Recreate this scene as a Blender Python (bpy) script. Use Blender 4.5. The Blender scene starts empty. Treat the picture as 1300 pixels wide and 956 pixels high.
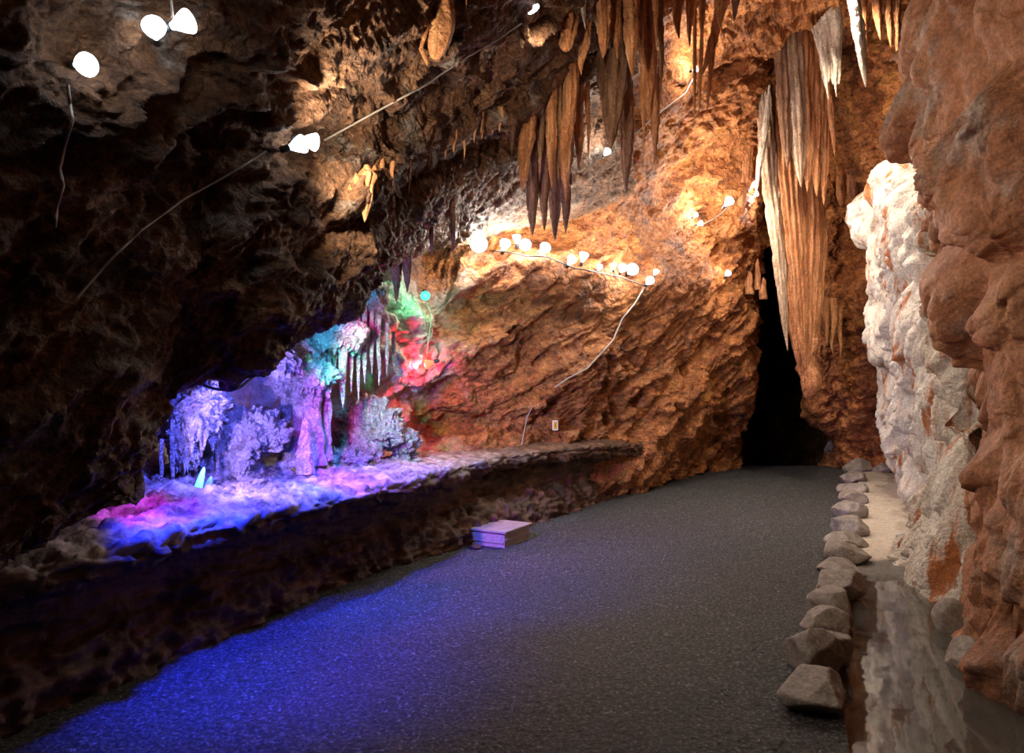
import bpy, math, random
import numpy as np
from mathutils import Vector, Matrix
from mathutils.bvhtree import BVHTree

RES = 1.0
random.seed(7)
scene = bpy.context.scene
COL = scene.collection
F, CX, CY, H = 870.0, 650.0, 500.0, 1.5      # lens in photo pixels, vanishing height, eye height


def at(px, py, Y):
    """World point seen at photo pixel (px, py) at distance Y."""
    return np.array([(px - CX) / F * Y, Y, H + (CY - py) / F * Y])


def ground(px, py, z=0.0):
    return at(px, py, (H - z) * F / (py - CY))


# ------------------------------------------------------------------ noise
def _hash(ix, iy, iz, seed):
    h = (ix * 374761393 + iy * 668265263 + iz * 1440662683 + seed * 1274126177) & 0xffffffff
    h = ((h ^ (h >> 13)) * 1274126177) & 0xffffffff
    h = ((h ^ (h >> 15)) * 2246822519) & 0xffffffff
    return h ^ (h >> 16)


def perlin(P, seed=0):
    Pi = np.floor(P).astype(np.int64)
    f = P - Pi
    u = f * f * f * (f * (f * 6 - 15) + 10)
    out = 0
    for dx in (0, 1):
        for dy in (0, 1):
            for dz in (0, 1):
                h = _hash(Pi[:, 0] + dx, Pi[:, 1] + dy, Pi[:, 2] + dz, seed)
                gx = (h & 1023) / 511.5 - 1
                gy = ((h >> 10) & 1023) / 511.5 - 1
                gz = ((h >> 20) & 1023) / 511.5 - 1
                d = gx * (f[:, 0] - dx) + gy * (f[:, 1] - dy) + gz * (f[:, 2] - dz)
                w = (u[:, 0] if dx else 1 - u[:, 0]) * (u[:, 1] if dy else 1 - u[:, 1]) * (u[:, 2] if dz else 1 - u[:, 2])
                out = out + w * d
    return out


def fbm(P, octs=4, seed=0, gain=0.5):
    a, s, o = 1.0, 0, 0
    for i in range(octs):
        s = s + a * perlin(P * (2.03 ** i) + 17.3 * i, seed + i)
        a *= gain
    return s


def ridged(P, octs=4, seed=0, gain=0.55):
    a, s = 1.0, 0
    for i in range(octs):
        s = s + a * (1 - np.abs(perlin(P * (2.07 ** i) + 9.1 * i, seed + i)) * 2.2)
        a *= gain
    return s - 1.0


def worley(P, seed=0):
    Pi = np.floor(P).astype(np.int64)
    f = P - Pi
    f1 = np.full(len(P), 9.0)
    f2 = np.full(len(P), 9.0)
    idv = np.zeros(len(P))
    for dx in (-1, 0, 1):
        for dy in (-1, 0, 1):
            for dz in (-1, 0, 1):
                h = _hash(Pi[:, 0] + dx, Pi[:, 1] + dy, Pi[:, 2] + dz, seed)
                ox = dx + (h & 1023) / 1023 - f[:, 0]
                oy = dy + ((h >> 10) & 1023) / 1023 - f[:, 1]
                oz = dz + ((h >> 20) & 1023) / 1023 - f[:, 2]
                d = ox * ox + oy * oy + oz * oz
                n = d < f1
                f2 = np.where(n, f1, np.minimum(f2, d))
                idv = np.where(n, (h & 4095) / 4095, idv)
                f1 = np.where(n, d, f1)
    return np.sqrt(f1), np.sqrt(f2), idv


def smooth(a, b, x):
    t = np.clip((x - a) / (b - a), 0, 1)
    return t * t * (3 - 2 * t)


# ------------------------------------------------------------------ mesh building
def new_mesh(name, V, faces4, mat, parent=None, kind=None, loops=None, sm=True):
    me = bpy.data.meshes.new(name)
    V = np.asarray(V, dtype=np.float32)
    me.vertices.add(len(V))
    me.vertices.foreach_set('co', V.ravel())
    Fq = np.asarray(faces4, dtype=np.int32)
    k = Fq.shape[1]
    me.loops.add(Fq.size)
    me.loops.foreach_set('vertex_index', Fq.ravel())
    me.polygons.add(len(Fq))
    me.polygons.foreach_set('loop_start', np.arange(0, Fq.size, k, dtype=np.int32))
    me.update(calc_edges=True)
    me.polygons.foreach_set('use_smooth', np.full(len(Fq), sm, dtype=bool))
    me.validate()
    me.materials.append(mat)
    o = bpy.data.objects.new(name, me)
    COL.objects.link(o)
    if parent:
        o.parent = parent
    if kind:
        o['kind'] = kind
    return o


def grid_faces(nv, nu, wrap=False):
    i = np.arange(nv - 1)[:, None]
    j = np.arange(nu if wrap else nu - 1)[None, :]
    j2 = (j + 1) % nu
    a = i * nu + j
    b = i * nu + j2
    return np.stack([a, b, b + nu, a + nu], -1).reshape(-1, 4)


def catmull(C, t):
    """C (n, ...) control points, t in [0, n-1]; returns interpolated points."""
    n = len(C)
    i = np.clip(np.floor(t).astype(int), 0, n - 2)
    f = (t - i).reshape((-1,) + (1,) * (C.ndim - 1))
    E = np.concatenate([[2 * C[0] - C[1]], C, [2 * C[-1] - C[-2]]])
    p0, p1, p2, p3 = E[i], E[i + 1], E[i + 2], E[i + 3]
    return 0.5 * (2 * p1 + (p2 - p0) * f + (2 * p0 - 5 * p1 + 4 * p2 - p3) * f ** 2 + (3 * p1 - p0 - 3 * p2 + p3) * f ** 3)


def params(C, n):
    """n parameters spread by mean chord length along axis 0 of a control grid."""
    d = np.linalg.norm(np.diff(C, axis=0), axis=-1)
    d = d.mean(axis=tuple(range(1, d.ndim))) if d.ndim > 1 else d
    s = np.concatenate([[0], np.cumsum(d)])
    return np.interp(np.linspace(0, s[-1], n), s, np.arange(len(s)))


def dense(C, nv, nu):
    C = np.asarray(C, dtype=float)
    tv = params(C, nv)
    tu = params(C.swapaxes(0, 1), nu)
    G = catmull(C, tv)
    G = catmull(G.swapaxes(0, 1), tu).swapaxes(0, 1)
    return G, tv, tu


def normals(G, toward):
    du = np.gradient(G, axis=1)
    dv = np.gradient(G, axis=0)
    N = np.cross(du, dv)
    N /= np.linalg.norm(N, axis=-1, keepdims=True) + 1e-9
    for _ in range(14):
        Np = np.pad(N, ((1, 1), (1, 1), (0, 0)), mode='edge')
        N = Np[:-2, 1:-1] + Np[2:, 1:-1] + Np[1:-1, :-2] + Np[1:-1, 2:] + 2 * N
        N /= np.linalg.norm(N, axis=-1, keepdims=True) + 1e-9
    c = np.asarray(toward) - G
    if (N * c).sum(-1).mean() < 0:
        N = -N
    return N


BV = {}


def net(name, C, nv, nu, disp, mat, toward, kind='structure', fade=None, tag=None):
    """A sculpted sheet of rock: control grid C, refined and pushed out along its normals by disp(points, tv, tu)."""
    nv, nu = int(nv * RES), int(nu * RES)
    G, tv, tu = dense(C, nv, nu)
    N = normals(G, toward)
    TV, TU = np.meshgrid(tv, tu, indexing='ij')
    d = disp(G.reshape(-1, 3), TV.ravel(), TU.ravel())
    if isinstance(d, tuple):
        d, off = d
        V = G.reshape(-1, 3) + N.reshape(-1, 3) * d[:, None] + off
    else:
        V = G.reshape(-1, 3) + N.reshape(-1, 3) * d[:, None]
    Fq = grid_faces(nv, nu)
    # make face winding agree with the side that faces the passage
    a, b, c = V[Fq[:, 0]], V[Fq[:, 1]], V[Fq[:, 2]]
    fn = np.cross(b - a, c - a)
    if ((np.asarray(toward) - a) * fn).sum() < 0:
        Fq = Fq[:, ::-1]
    o = new_mesh(name, V, Fq, mat, kind=kind)
    BV[tag or name] = BVHTree.FromPolygons(V[:, :].tolist(), Fq.tolist())
    return o


def hit(px, py, names, off=0.0, default=None):
    o = Vector((0, 0, H))
    d = Vector(((px - CX) / F, 1.0, (CY - py) / F))
    L = d.length
    best = None
    for n in names:
        r = BV[n].ray_cast(o, d.normalized(), 60)
        if r[0] is not None and (best is None or r[3] < best):
            best = r[3]
    if best is None:
        Y = default
        return at(px, py, Y)
    Y = best / L - off
    return at(px, py, Y)


# ------------------------------------------------------------------ materials
def nodes_of(name):
    m = bpy.data.materials.new(name)
    m.use_nodes = True
    nt = m.node_tree
    bs = nt.nodes['Principled BSDF']
    return m, nt, bs


def ramp(nt, fac, stops):
    r = nt.nodes.new('ShaderNodeValToRGB')
    e = r.color_ramp.elements
    while len(e) < len(stops):
        e.new(0.5)
    for k, (p, c) in enumerate(stops):
        e[k].position = p
        e[k].color = (*c, 1)
    nt.links.new(fac, r.inputs[0])
    return r.outputs[0]


def noise_node(nt, vec, scale, detail=6, rough=0.6, dist=0.0):
    n = nt.nodes.new('ShaderNodeTexNoise')
    n.inputs['Scale'].default_value = scale
    n.inputs['Detail'].default_value = detail
    n.inputs['Roughness'].default_value = rough
    n.inputs['Distortion'].default_value = dist
    if vec is not None:
        nt.links.new(vec, n.inputs['Vector'])
    return n.outputs['Fac']


def mapping(nt, scale=(1, 1, 1), rot=(0, 0, 0)):
    tc = nt.nodes.new('ShaderNodeTexCoord')
    mp = nt.nodes.new('ShaderNodeMapping')
    mp.inputs['Scale'].default_value = scale
    mp.inputs['Rotation'].default_value = rot
    nt.links.new(tc.outputs['Object'], mp.inputs['Vector'])
    return mp.outputs['Vector']


def mix(nt, a, b, fac, mode='MIX'):
    m = nt.nodes.new('ShaderNodeMix')
    m.data_type = 'RGBA'
    m.blend_type = mode
    for s, v in ((m.inputs[0], fac), (m.inputs[6], a), (m.inputs[7], b)):
        if hasattr(v, 'links'):
            nt.links.new(v, s)
        elif isinstance(v, (int, float)):
            s.default_value = v
        else:
            s.default_value = (*v, 1)
    return m.outputs[2]


def rock(name, stops, scale=1.2, patch=None, vscale=(1, 1, 1), rot=(0, 0, 0), bump=0.5, bscale=30, bdist=0.02, rough=0.6, spec=0.4, grain=0.35, veins=None, chips=0.0, mottle=0.0):
    m, nt, bs = nodes_of(name)
    v = mapping(nt, vscale, rot)
    v0 = mapping(nt)
    c = ramp(nt, noise_node(nt, v, scale, 9, 0.68, 0.6), stops)
    if patch:
        pc, ps, lo, hi = patch
        f = ramp(nt, noise_node(nt, v, ps, 7, 0.65, 0.3), [(lo, (0, 0, 0)), (hi, (1, 1, 1))])
        c = mix(nt, c, pc, f)
    if veins:
        vc, vs, lo, hi = veins
        f = ramp(nt, noise_node(nt, v0, vs, 5, 0.7, 0.8), [(lo, (0, 0, 0)), (hi, (1, 1, 1))])
        c = mix(nt, c, vc, f)
    g = ramp(nt, noise_node(nt, v0, 55, 4, 0.7), [(0.36, (1 - grain,) * 3), (0.64, (1 + grain * 0.5,) * 3)])
    if mottle:
        g2 = ramp(nt, noise_node(nt, v, 14, 8, 0.75, 0.8), [(0.38, (1 - mottle, 1 - mottle * 1.08, 1 - mottle * 1.12)), (0.6, (1 + mottle * .25,) * 3)])
        c = mix(nt, c, g2, 1.0, 'MULTIPLY')
    c = mix(nt, c, g, 1.0, 'MULTIPLY')
    nt.links.new(c, bs.inputs['Base Color'])
    bs.inputs['Roughness'].default_value = rough
    bs.inputs['Specular IOR Level'].default_value = spec
    h = noise_node(nt, v0, bscale, 9, 0.72, 0.2)
    if chips:
        wv = nt.nodes.new('ShaderNodeTexNoise')
        wv.inputs['Scale'].default_value = bscale * .5
        wv.inputs['Detail'].default_value = 4
        nt.links.new(v0, wv.inputs['Vector'])
        va = nt.nodes.new('ShaderNodeVectorMath')
        va.operation = 'MULTIPLY_ADD'
        va.inputs[1].default_value = (.12, .12, .12)
        nt.links.new(wv.outputs['Color'], va.inputs[0])
        nt.links.new(v0, va.inputs[2])
        vo = nt.nodes.new('ShaderNodeTexVoronoi')
        vo.inputs['Scale'].default_value = bscale * .55
        vo.inputs['Detail'].default_value = 2
        nt.links.new(va.outputs[0], vo.inputs['Vector'])
        hm = nt.nodes.new('ShaderNodeMath')
        hm.operation = 'MULTIPLY_ADD'
        hm.inputs[1].default_value = -chips
        nt.links.new(vo.outputs['Distance'], hm.inputs[0])
        nt.links.new(h, hm.inputs[2])
        h = hm.outputs[0]
    b = nt.nodes.new('ShaderNodeBump')
    b.inputs['Strength'].default_value = bump
    b.inputs['Distance'].default_value = bdist
    nt.links.new(h, b.inputs['Height'])
    nt.links.new(b.outputs['Normal'], bs.inputs['Normal'])
    return m


def plain(name, col, rough=0.5, metal=0.0, spec=0.5, emit=None, es=0.0):
    m, nt, bs = nodes_of(name)
    v = mapping(nt)
    g = ramp(nt, noise_node(nt, v, 40, 4, 0.6), [(0.3, tuple(c * 0.85 for c in col)), (0.7, tuple(min(1, c * 1.1) for c in col))])
    nt.links.new(g, bs.inputs['Base Color'])
    bs.inputs['Roughness'].default_value = rough
    bs.inputs['Metallic'].default_value = metal
    bs.inputs['Specular IOR Level'].default_value = spec
    if emit:
        bs.inputs['Emission Color'].default_value = (*emit, 1)
        bs.inputs['Emission Strength'].default_value = es
    return m


ST = math.radians(38)
M = {}
M['brow'] = rock('brown_rock', [(0.30, (.03, .015, .009)), (0.45, (.15, .07, .032)), (0.58, (.29, .14, .065)), (0.75, (.5, .31, .19))], 2.4,
                 patch=((.30, .26, .22), 2.2, 0.54, 0.66), vscale=(1, 1, 1.6), chips=.9, mottle=.6, bump=0.9, bscale=22, bdist=0.045, rough=0.62)
M['orange'] = rock('orange_rock', [(0.30, (.08, .026, .009)), (0.44, (.36, .115, .030)), (0.56, (.60, .22, .062)), (0.74, (.74, .38, .16))], 2.6,
                   patch=((.20, .08, .032), 3.0, 0.54, 0.70), vscale=(1, 1, 1.7), chips=.9, mottle=.6, bump=0.9, bscale=20, bdist=0.04, rough=0.58,
                   veins=((.6, .26, .05), 1.1, 0.55, 0.75))
M['ledge'] = rock('ledge_rock', [(0.3, (.028, .013, .007)), (0.5, (.10, .045, .022)), (0.72, (.28, .13, .065))], 3.0, bump=0.7, bscale=26, bdist=0.02, vscale=(1, 1, 3))
M['flow_red'] = rock('red_brown_flowstone', [(0.3, (.22, .078, .034)), (0.5, (.44, .18, .082)), (0.7, (.58, .31, .17))], 1.1,
                     patch=((.42, .32, .26), 1.4, 0.55, 0.68), vscale=(1, 1, 0.7), chips=.4, mottle=.35, bump=0.7, bscale=34, bdist=0.02, rough=0.55)
M['flow_white'] = rock('white_flowstone', [(0.25, (.62, .48, .36)), (0.45, (.78, .68, .57)), (0.7, (.88, .82, .74))], 1.6,
                       patch=((.50, .17, .05), 1.7, 0.53, 0.61), vscale=(2.6, 2.6, 0.4), chips=.5, mottle=.2, bump=0.8, bscale=40, bdist=0.02, rough=0.45)
M['drip'] = rock('orange_dripstone', [(0.3, (.26, .09, .034)), (0.45, (.55, .21, .075)), (0.6, (.72, .34, .14)), (0.75, (.8, .52, .30))], 5.0,
                 vscale=(1.6, 1.6, 0.2), chips=.5, mottle=.5, bump=0.9, bscale=30, bdist=0.03, rough=0.5)
M['drip_brown'] = rock('brown_dripstone', [(0.25, (.10, .045, .022)), (0.45, (.27, .13, .065)), (0.62, (.40, .22, .12)), (0.8, (.52, .33, .21))], 5.0,
                       vscale=(1.6, 1.6, 0.2), chips=.5, mottle=.5, bump=0.9, bscale=30, bdist=0.03, rough=0.55)
M['drip_pale'] = rock('pale_dripstone', [(0.25, (.55, .38, .25)), (0.45, (.72, .58, .44)), (0.7, (.84, .77, .66))], 5.0,
                      vscale=(1.6, 1.6, 0.2), chips=.5, mottle=.5, bump=0.8, bscale=30, bdist=0.025, rough=0.4)
M['coral'] = rock('white_cave_coral', [(0.25, (.55, .48, .45)), (0.5, (.74, .68, .64)), (0.75, (.85, .82, .8))], 6.0,
                  patch=((.5, .26, .16), 2.6, 0.58, 0.70), chips=1.2, mottle=.55, bump=1.0, bscale=55, bdist=0.035, rough=0.6)
M['stone'] = rock('grey_stone', [(0.3, (.16, .13, .11)), (0.5, (.30, .25, .21)), (0.72, (.48, .42, .37))], 5.0, bump=0.6, bscale=24, bdist=0.02, rough=0.55)
M['gravel'] = rock('dark_gravel', [(0.36, (.008, .008, .008)), (0.5, (.034, .033, .033)), (0.6, (.12, .118, .116)), (.68, (.36, .352, .345))], 55.0, bump=0.9, bscale=75, bdist=0.016, rough=0.6, grain=0.5)
M['sand'] = rock('pale_sand', [(0.3, (.30, .24, .19)), (0.5, (.50, .42, .34)), (0.7, (.66, .58, .49))], 30.0, bump=0.5, bscale=70, bdist=0.008, rough=0.7)
M['wood'] = rock('weathered_plywood', [(0.3, (.30, .22, .15)), (0.5, (.44, .34, .24)), (0.7, (.55, .45, .34))], 6.0, vscale=(1, 9, 9), bump=0.2, bscale=40, bdist=0.004, rough=0.55, grain=0.15)
M['socket'] = plain('black_lamp_socket', (.02, .02, .02), 0.4)
M['cable_pale'] = plain('pale_grey_conduit', (.36, .32, .28), 0.45)
M['cable_black'] = plain('black_cable', (.015, .015, .018), 0.4)
M['glow_white'] = plain('lit_lamp_glass', (.9, .9, .9), 0.2, emit=(.86, .93, 1.0), es=14)
M['glow_cool'] = plain('lit_small_lamp_glass', (.9, .9, .9), 0.2, emit=(.75, .9, 1.0), es=10)
M['glow_red'] = plain('lit_red_lamp_glass', (.8, .1, .05), 0.2, emit=(1.0, .08, .03), es=4)
M['glow_green'] = plain('lit_green_lamp_glass', (.1, .8, .4), 0.2, emit=(.02, 1.0, .42), es=1.6)
M['glow_blue'] = plain('lit_blue_lamp_glass', (.1, .2, .9), 0.2, emit=(.03, .10, 1.0), es=4)
M['glow_violet'] = plain('lit_violet_lamp_glass', (.5, .1, .9), 0.2, emit=(.55, .08, 1.0), es=6)


def pale_along(name, src, s0, s1, stops, zlo=None):
    """The rock of src, growing over with pale cave coral below s0 along the passage."""
    m = M[src].copy()
    m.name = name
    nt = m.node_tree
    bs = nt.nodes['Principled BSDF']
    old = bs.inputs['Base Color'].links[0].from_socket
    v = mapping(nt)
    dt = nt.nodes.new('ShaderNodeVectorMath')
    dt.operation = 'DOT_PRODUCT'
    dt.inputs[1].default_value = (.47, .883, 0)
    nt.links.new(v, dt.inputs[0])
    ad = nt.nodes.new('ShaderNodeMath')
    ad.operation = 'MULTIPLY_ADD'
    ad.inputs[1].default_value = 1.6
    nt.links.new(noise_node(nt, v, 2.5, 5, .65), ad.inputs[0])
    nt.links.new(dt.outputs['Value'], ad.inputs[2])
    mr = nt.nodes.new('ShaderNodeMapRange')
    mr.inputs['From Min'].default_value = s0 + .8
    mr.inputs['From Max'].default_value = s1 + .8
    mr.inputs['To Min'].default_value = 1
    mr.inputs['To Max'].default_value = 0
    nt.links.new(ad.outputs[0], mr.inputs['Value'])
    pale = ramp(nt, noise_node(nt, v, 6, 8, .7), stops)
    fac = mr.outputs[0]
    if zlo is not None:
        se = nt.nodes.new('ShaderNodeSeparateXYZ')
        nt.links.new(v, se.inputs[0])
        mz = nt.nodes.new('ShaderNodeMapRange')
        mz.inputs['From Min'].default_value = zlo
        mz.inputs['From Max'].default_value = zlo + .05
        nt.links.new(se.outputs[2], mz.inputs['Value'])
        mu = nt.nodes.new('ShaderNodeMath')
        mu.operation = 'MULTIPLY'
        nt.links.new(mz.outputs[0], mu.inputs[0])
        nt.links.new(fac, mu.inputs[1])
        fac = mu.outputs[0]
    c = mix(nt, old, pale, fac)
    nt.links.new(c, bs.inputs['Base Color'])
    M[name] = m


PALE = [(.3, (.34, .26, .23)), (.5, (.62, .54, .5)), (.72, (.82, .77, .74))]
pale_along('orange_to_coral', 'orange', 6.0, 6.9, PALE)
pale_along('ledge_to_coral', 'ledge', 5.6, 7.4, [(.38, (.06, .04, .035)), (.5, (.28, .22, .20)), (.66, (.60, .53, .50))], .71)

M['drip_mixed'] = rock('tan_dripstone', [(0.25, (.30, .16, .085)), (0.45, (.52, .34, .21)), (0.62, (.68, .5, .35)), (0.8, (.8, .7, .58))], 5.0,
                       vscale=(2.2, 2.2, 0.2), chips=.5, mottle=.5, bump=0.9, bscale=30, bdist=0.03, rough=0.5)
# ------------------------------------------------------------------ rock relief
A_DIR = np.array([.55, .62, .56])
A_DIR /= np.linalg.norm(A_DIR)
B_DIR = np.cross(A_DIR, [0.85, -0.45, 0.0])
B_DIR /= np.linalg.norm(B_DIR)


def strata(P, seed, big=0.14, step=0.10, lump=0.05, fine=0.018, pit=0.10, freq=2.4, squeeze=0.70, wob=1.0):
    Q = P - squeeze * (P @ A_DIR)[:, None] * A_DIR
    W = Q + 0.25 * np.stack([fbm(P * 1.3, 3, seed + 40), fbm(P * 1.3, 3, seed + 50), fbm(P * 1.3, 3, seed + 60)], -1)
    d = big * fbm(Q * 1.2, 3, seed) * 1.6
    q = (P @ B_DIR) * freq + wob * 1.5 * fbm(P * 0.9, 3, seed + 5) + 0.7 * (.4 + .6 * wob) * fbm(W * 3, 4, seed + 6)
    fr = q - np.floor(q)
    amp = np.clip(0.55 + 1.2 * fbm(P * 0.9, 2, seed + 7), 0, 1.3)
    d += step * amp * (fr ** 1.4 * (1 - smooth(0.84, 1.0, fr)) * 1.6 - 0.4)
    q2 = q * 3.3 + 0.6 * fbm(P * 4, 2, seed + 8)
    fr2 = q2 - np.floor(q2)
    d += 0.20 * step * amp * (fr2 * (1 - smooth(0.8, 1.0, fr2)) - 0.3)
    d += lump * ridged(W * 4.2, 4, seed + 11)
    f1, f2, idv = worley(W * np.array([3.2, 3.2, 4.2]), seed + 20)
    mask = (idv > 0.55) * smooth(0, .15, f2 - f1) * smooth(-0.05, 0.35, fbm(P * 0.8, 2, seed + 21))
    d -= pit * mask * smooth(0.42, 0.12, f1)
    g1, g2, gid = worley(W * 9.0, seed + 23)
    d += lump * 0.55 * (0.6 - g1) * smooth(-0.2, 0.4, fbm(P * 1.7, 2, seed + 24))
    d += fine * (ridged(W * 15, 3, seed + 31) + fbm(P * 32, 2, seed + 35))
    # craggy creases
    cr = 0
    for sc_c, am_c in ((2.6, .6), (5.5, .36), (11.0, .20), (23.0, .10)):
        cr = cr + am_c * np.abs(perlin(W * sc_c + 3.7, seed + int(sc_c * 3)))
    calm = .35 + 1.1 * smooth(-.25, .35, fbm(P * .75, 3, seed + 77))
    d += lump * 3.4 * calm * (cr - .25)
    return d


def popcorn(P, seed, s1=7.0, a1=0.06, s2=20.0, a2=0.022):
    f1, f2, i1 = worley(P * s1, seed)
    g1, g2, i2 = worley(P * s2, seed + 3)
    i1 = i1 * smooth(0, .25, f2 - f1)
    i2 = i2 * smooth(0, .25, g2 - g1)
    d = a1 * np.sqrt(np.clip(1 - (f1 / 0.8) ** 2, 0, 1)) * (0.4 + 0.6 * i1)
    d += a2 * np.sqrt(np.clip(1 - (g1 / 0.8) ** 2, 0, 1)) * (0.3 + 0.7 * i2)
    return d + 0.01 * fbm(P * 45, 2, seed + 5)


def pillows(P, seed, s=1.5, a=0.22, sub=4.2, a_sub=0.06, flute=0.05, tall=0.62):
    """Flowstone: rounded domes that overhang, drip flutes under each of them."""
    d = 0
    W = P + 0.12 * np.stack([fbm(P * 2, 2, seed + 1), fbm(P * 2, 2, seed + 2), fbm(P * 2, 2, seed + 3)], -1)
    for sc, amp, k in ((s, a, 0), (sub, a_sub, 7), (sub * 2.3, a_sub * 0.35, 14)):
        f1, f2, idv = worley(W * np.array([sc, sc, sc * tall]), seed + k)
        d = d + amp * np.sqrt(np.clip(1 - (f1 / 0.95) ** 2, 0, 1)) * (0.5 + 0.6 * idv * smooth(0, .3, f2 - f1))
    fl = ridged(W * np.array([9.0, 9.0, 0.9]), 2, seed + 30)
    mk = smooth(0.0, 0.35, fbm(W * np.array([2.2, 2.2, 1.8]), 2, seed + 33))
    d = d + flute * fl * mk
    d = d + 0.006 * fbm(P * 40, 3, seed + 36)
    return d


def cols(rows):
    """Columns of (px, py, Y) -> control grid (rows first)."""
    return np.array([[at(*p) for p in c] for c in rows]).swapaxes(0, 1)


NC = np.array([0.883, -0.47, 0.0])          # across the passage, towards its right side

# ---- upper left: the overhanging brow of the left wall, its grotto roof and the leaning roof above
lip = [(-300, 880, 2.1), (-80, 780, 2.5), (60, 705, 2.9), (150, 662, 3.2), (192, 632, 3.45), (206, 530, 3.6), (250, 484, 3.75), (330, 468, 4.1),
       (380, 428, 4.45), (440, 392, 4.9), (484, 345, 5.85), (530, 314, 7.0), (590, 298, 8.0), (650, 286, 8.5), (720, 275, 8.9), (800, 240, 9.3)]
r2 = [(-300, 720, 1.95), (-80, 620, 2.4), (60, 560, 2.72), (140, 540, 3.0), (180, 520, 3.25), (215, 450, 3.5), (265, 415, 3.68), (345, 395, 3.95),
      (400, 340, 4.3), (452, 312, 4.75), (500, 280, 5.4), (548, 255, 6.0), (597, 235, 6.6), (655, 215, 7.1), (722, 195, 7.6), (800, 190, 8.6)]
r2b = [(-300, 580, 1.92), (-85, 500, 2.34), (55, 450, 2.68), (140, 430, 2.95), (188, 415, 3.2), (226, 380, 3.45), (278, 355, 3.6), (355, 335, 3.9),
       (403, 285, 4.45), (458, 275, 5.0), (504, 238, 5.65), (553, 205, 6.15), (600, 185, 6.65), (654, 168, 7.0), (718, 140, 7.4), (800, 150, 8.4)]
r3 = [(-300, 450, 1.88), (-90, 400, 2.28), (50, 360, 2.6), (140, 325, 2.88), (190, 315, 3.12), (236, 305, 3.35), (290, 290, 3.48), (350, 270, 3.75),
      (405, 245, 4.05), (462, 246, 4.45), (505, 214, 4.95), (555, 182, 5.5), (601, 162, 6.0), (652, 146, 6.4), (716, 112, 6.8), (800, 120, 8.2)]
r4 = [(-300, 220, 1.8), (-100, 200, 2.18), (42, 190, 2.5), (130, 180, 2.75), (190, 172, 2.98), (245, 170, 3.18), (300, 170, 3.3), (352, 190, 3.6),
      (415, 192, 4.25), (473, 188, 4.55), (522, 160, 5.0), (572, 132, 5.45), (618, 110, 5.85), (668, 92, 6.2), (735, 62, 6.6), (810, 80, 7.9)]
r4b = [(-300, 110, 1.76), (-100, 100, 2.12), (42, 100, 2.42), (130, 100, 2.66), (192, 95, 2.88), (250, 92, 3.05), (312, 90, 3.2), (365, 125, 3.55),
       (425, 128, 4.0), (485, 118, 4.35), (538, 100, 4.75), (588, 84, 5.15), (632, 68, 5.55), (680, 56, 5.9), (742, 30, 6.3), (815, 40, 7.5)]
r5 = [(-300, 0, 1.7), (-100, 0, 2.05), (42, 12, 2.32), (132, 16, 2.54), (195, 15, 2.74), (256, 15, 2.9), (325, 20, 3.1), (385, 40, 3.4),
      (436, 45, 3.7), (500, 46, 4.05), (555, 42, 4.4), (605, 36, 4.8), (645, 28, 5.2), (690, 18, 5.6), (748, -5, 6.0), (820, 0, 7.0)]
r6 = [(p[0] + 10, p[1] - 170, p[2] * 0.90) for p in r5]
r7 = [(p[0] + 40, p[1] - 420, p[2] * 0.78) for p in r5]
r8 = [(p[0] + 250, p[1] - 620, p[2] * 0.72) for p in r5]
_pull = [0, 0, .02, .06, .12, .18, .26, .32, .34, .32, .26, .16, .06, 0, 0, 0]
for r_, f_ in ((lip, 1), (r2, .95), (r2b, .7), (r3, .35)):
    for i_, pl in enumerate(_pull):
        a_, b_, c_ = r_[i_]
        r_[i_] = (a_, b_, c_ - pl * f_)
grid = [np.array([at(*p) for p in r]) for r in (lip, r2, r2b, r3, r4, r4b, r5, r6, r7, r8)]
inner0 = grid[0] - NC * 0.34 + [0, 0, 0.20]
inner1 = grid[0] - NC * 1.0 + [0, 0, 0.40]
inner2 = grid[0] - NC * 2.2 + [0, 0, 0.35]
Cb = np.stack([inner2, inner1, inner0] + grid)


def brow_disp(P, tv, tu):
    d = strata(P, 3, big=0.12, step=0.10, lump=0.07, fine=0.018, pit=0.12, freq=2.3)
    cm = smooth(3.0, 3.4, tv) * smooth(5.6, 5.0, tv) * smooth(8.2, 9.5, tu)          # corally face under the ridge
    d = d * (1 - 0.6 * cm) + cm * popcorn(P, 9, 8, 0.07, 20, 0.03)
    near = smooth(6.5, 4.5, P[:, 1])
    d = d * (0.75 + 0.25 * near)
    inn = smooth(2.6, 1.6, tv)
    return d * (1 - 0.5 * inn) + inn * popcorn(P, 19, 7, 0.05, 19, 0.02)


net('wall_left', Cb, 520, 640, brow_disp, M['brow'], (1.0, 3.2, 1.6), tag='brow')

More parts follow.
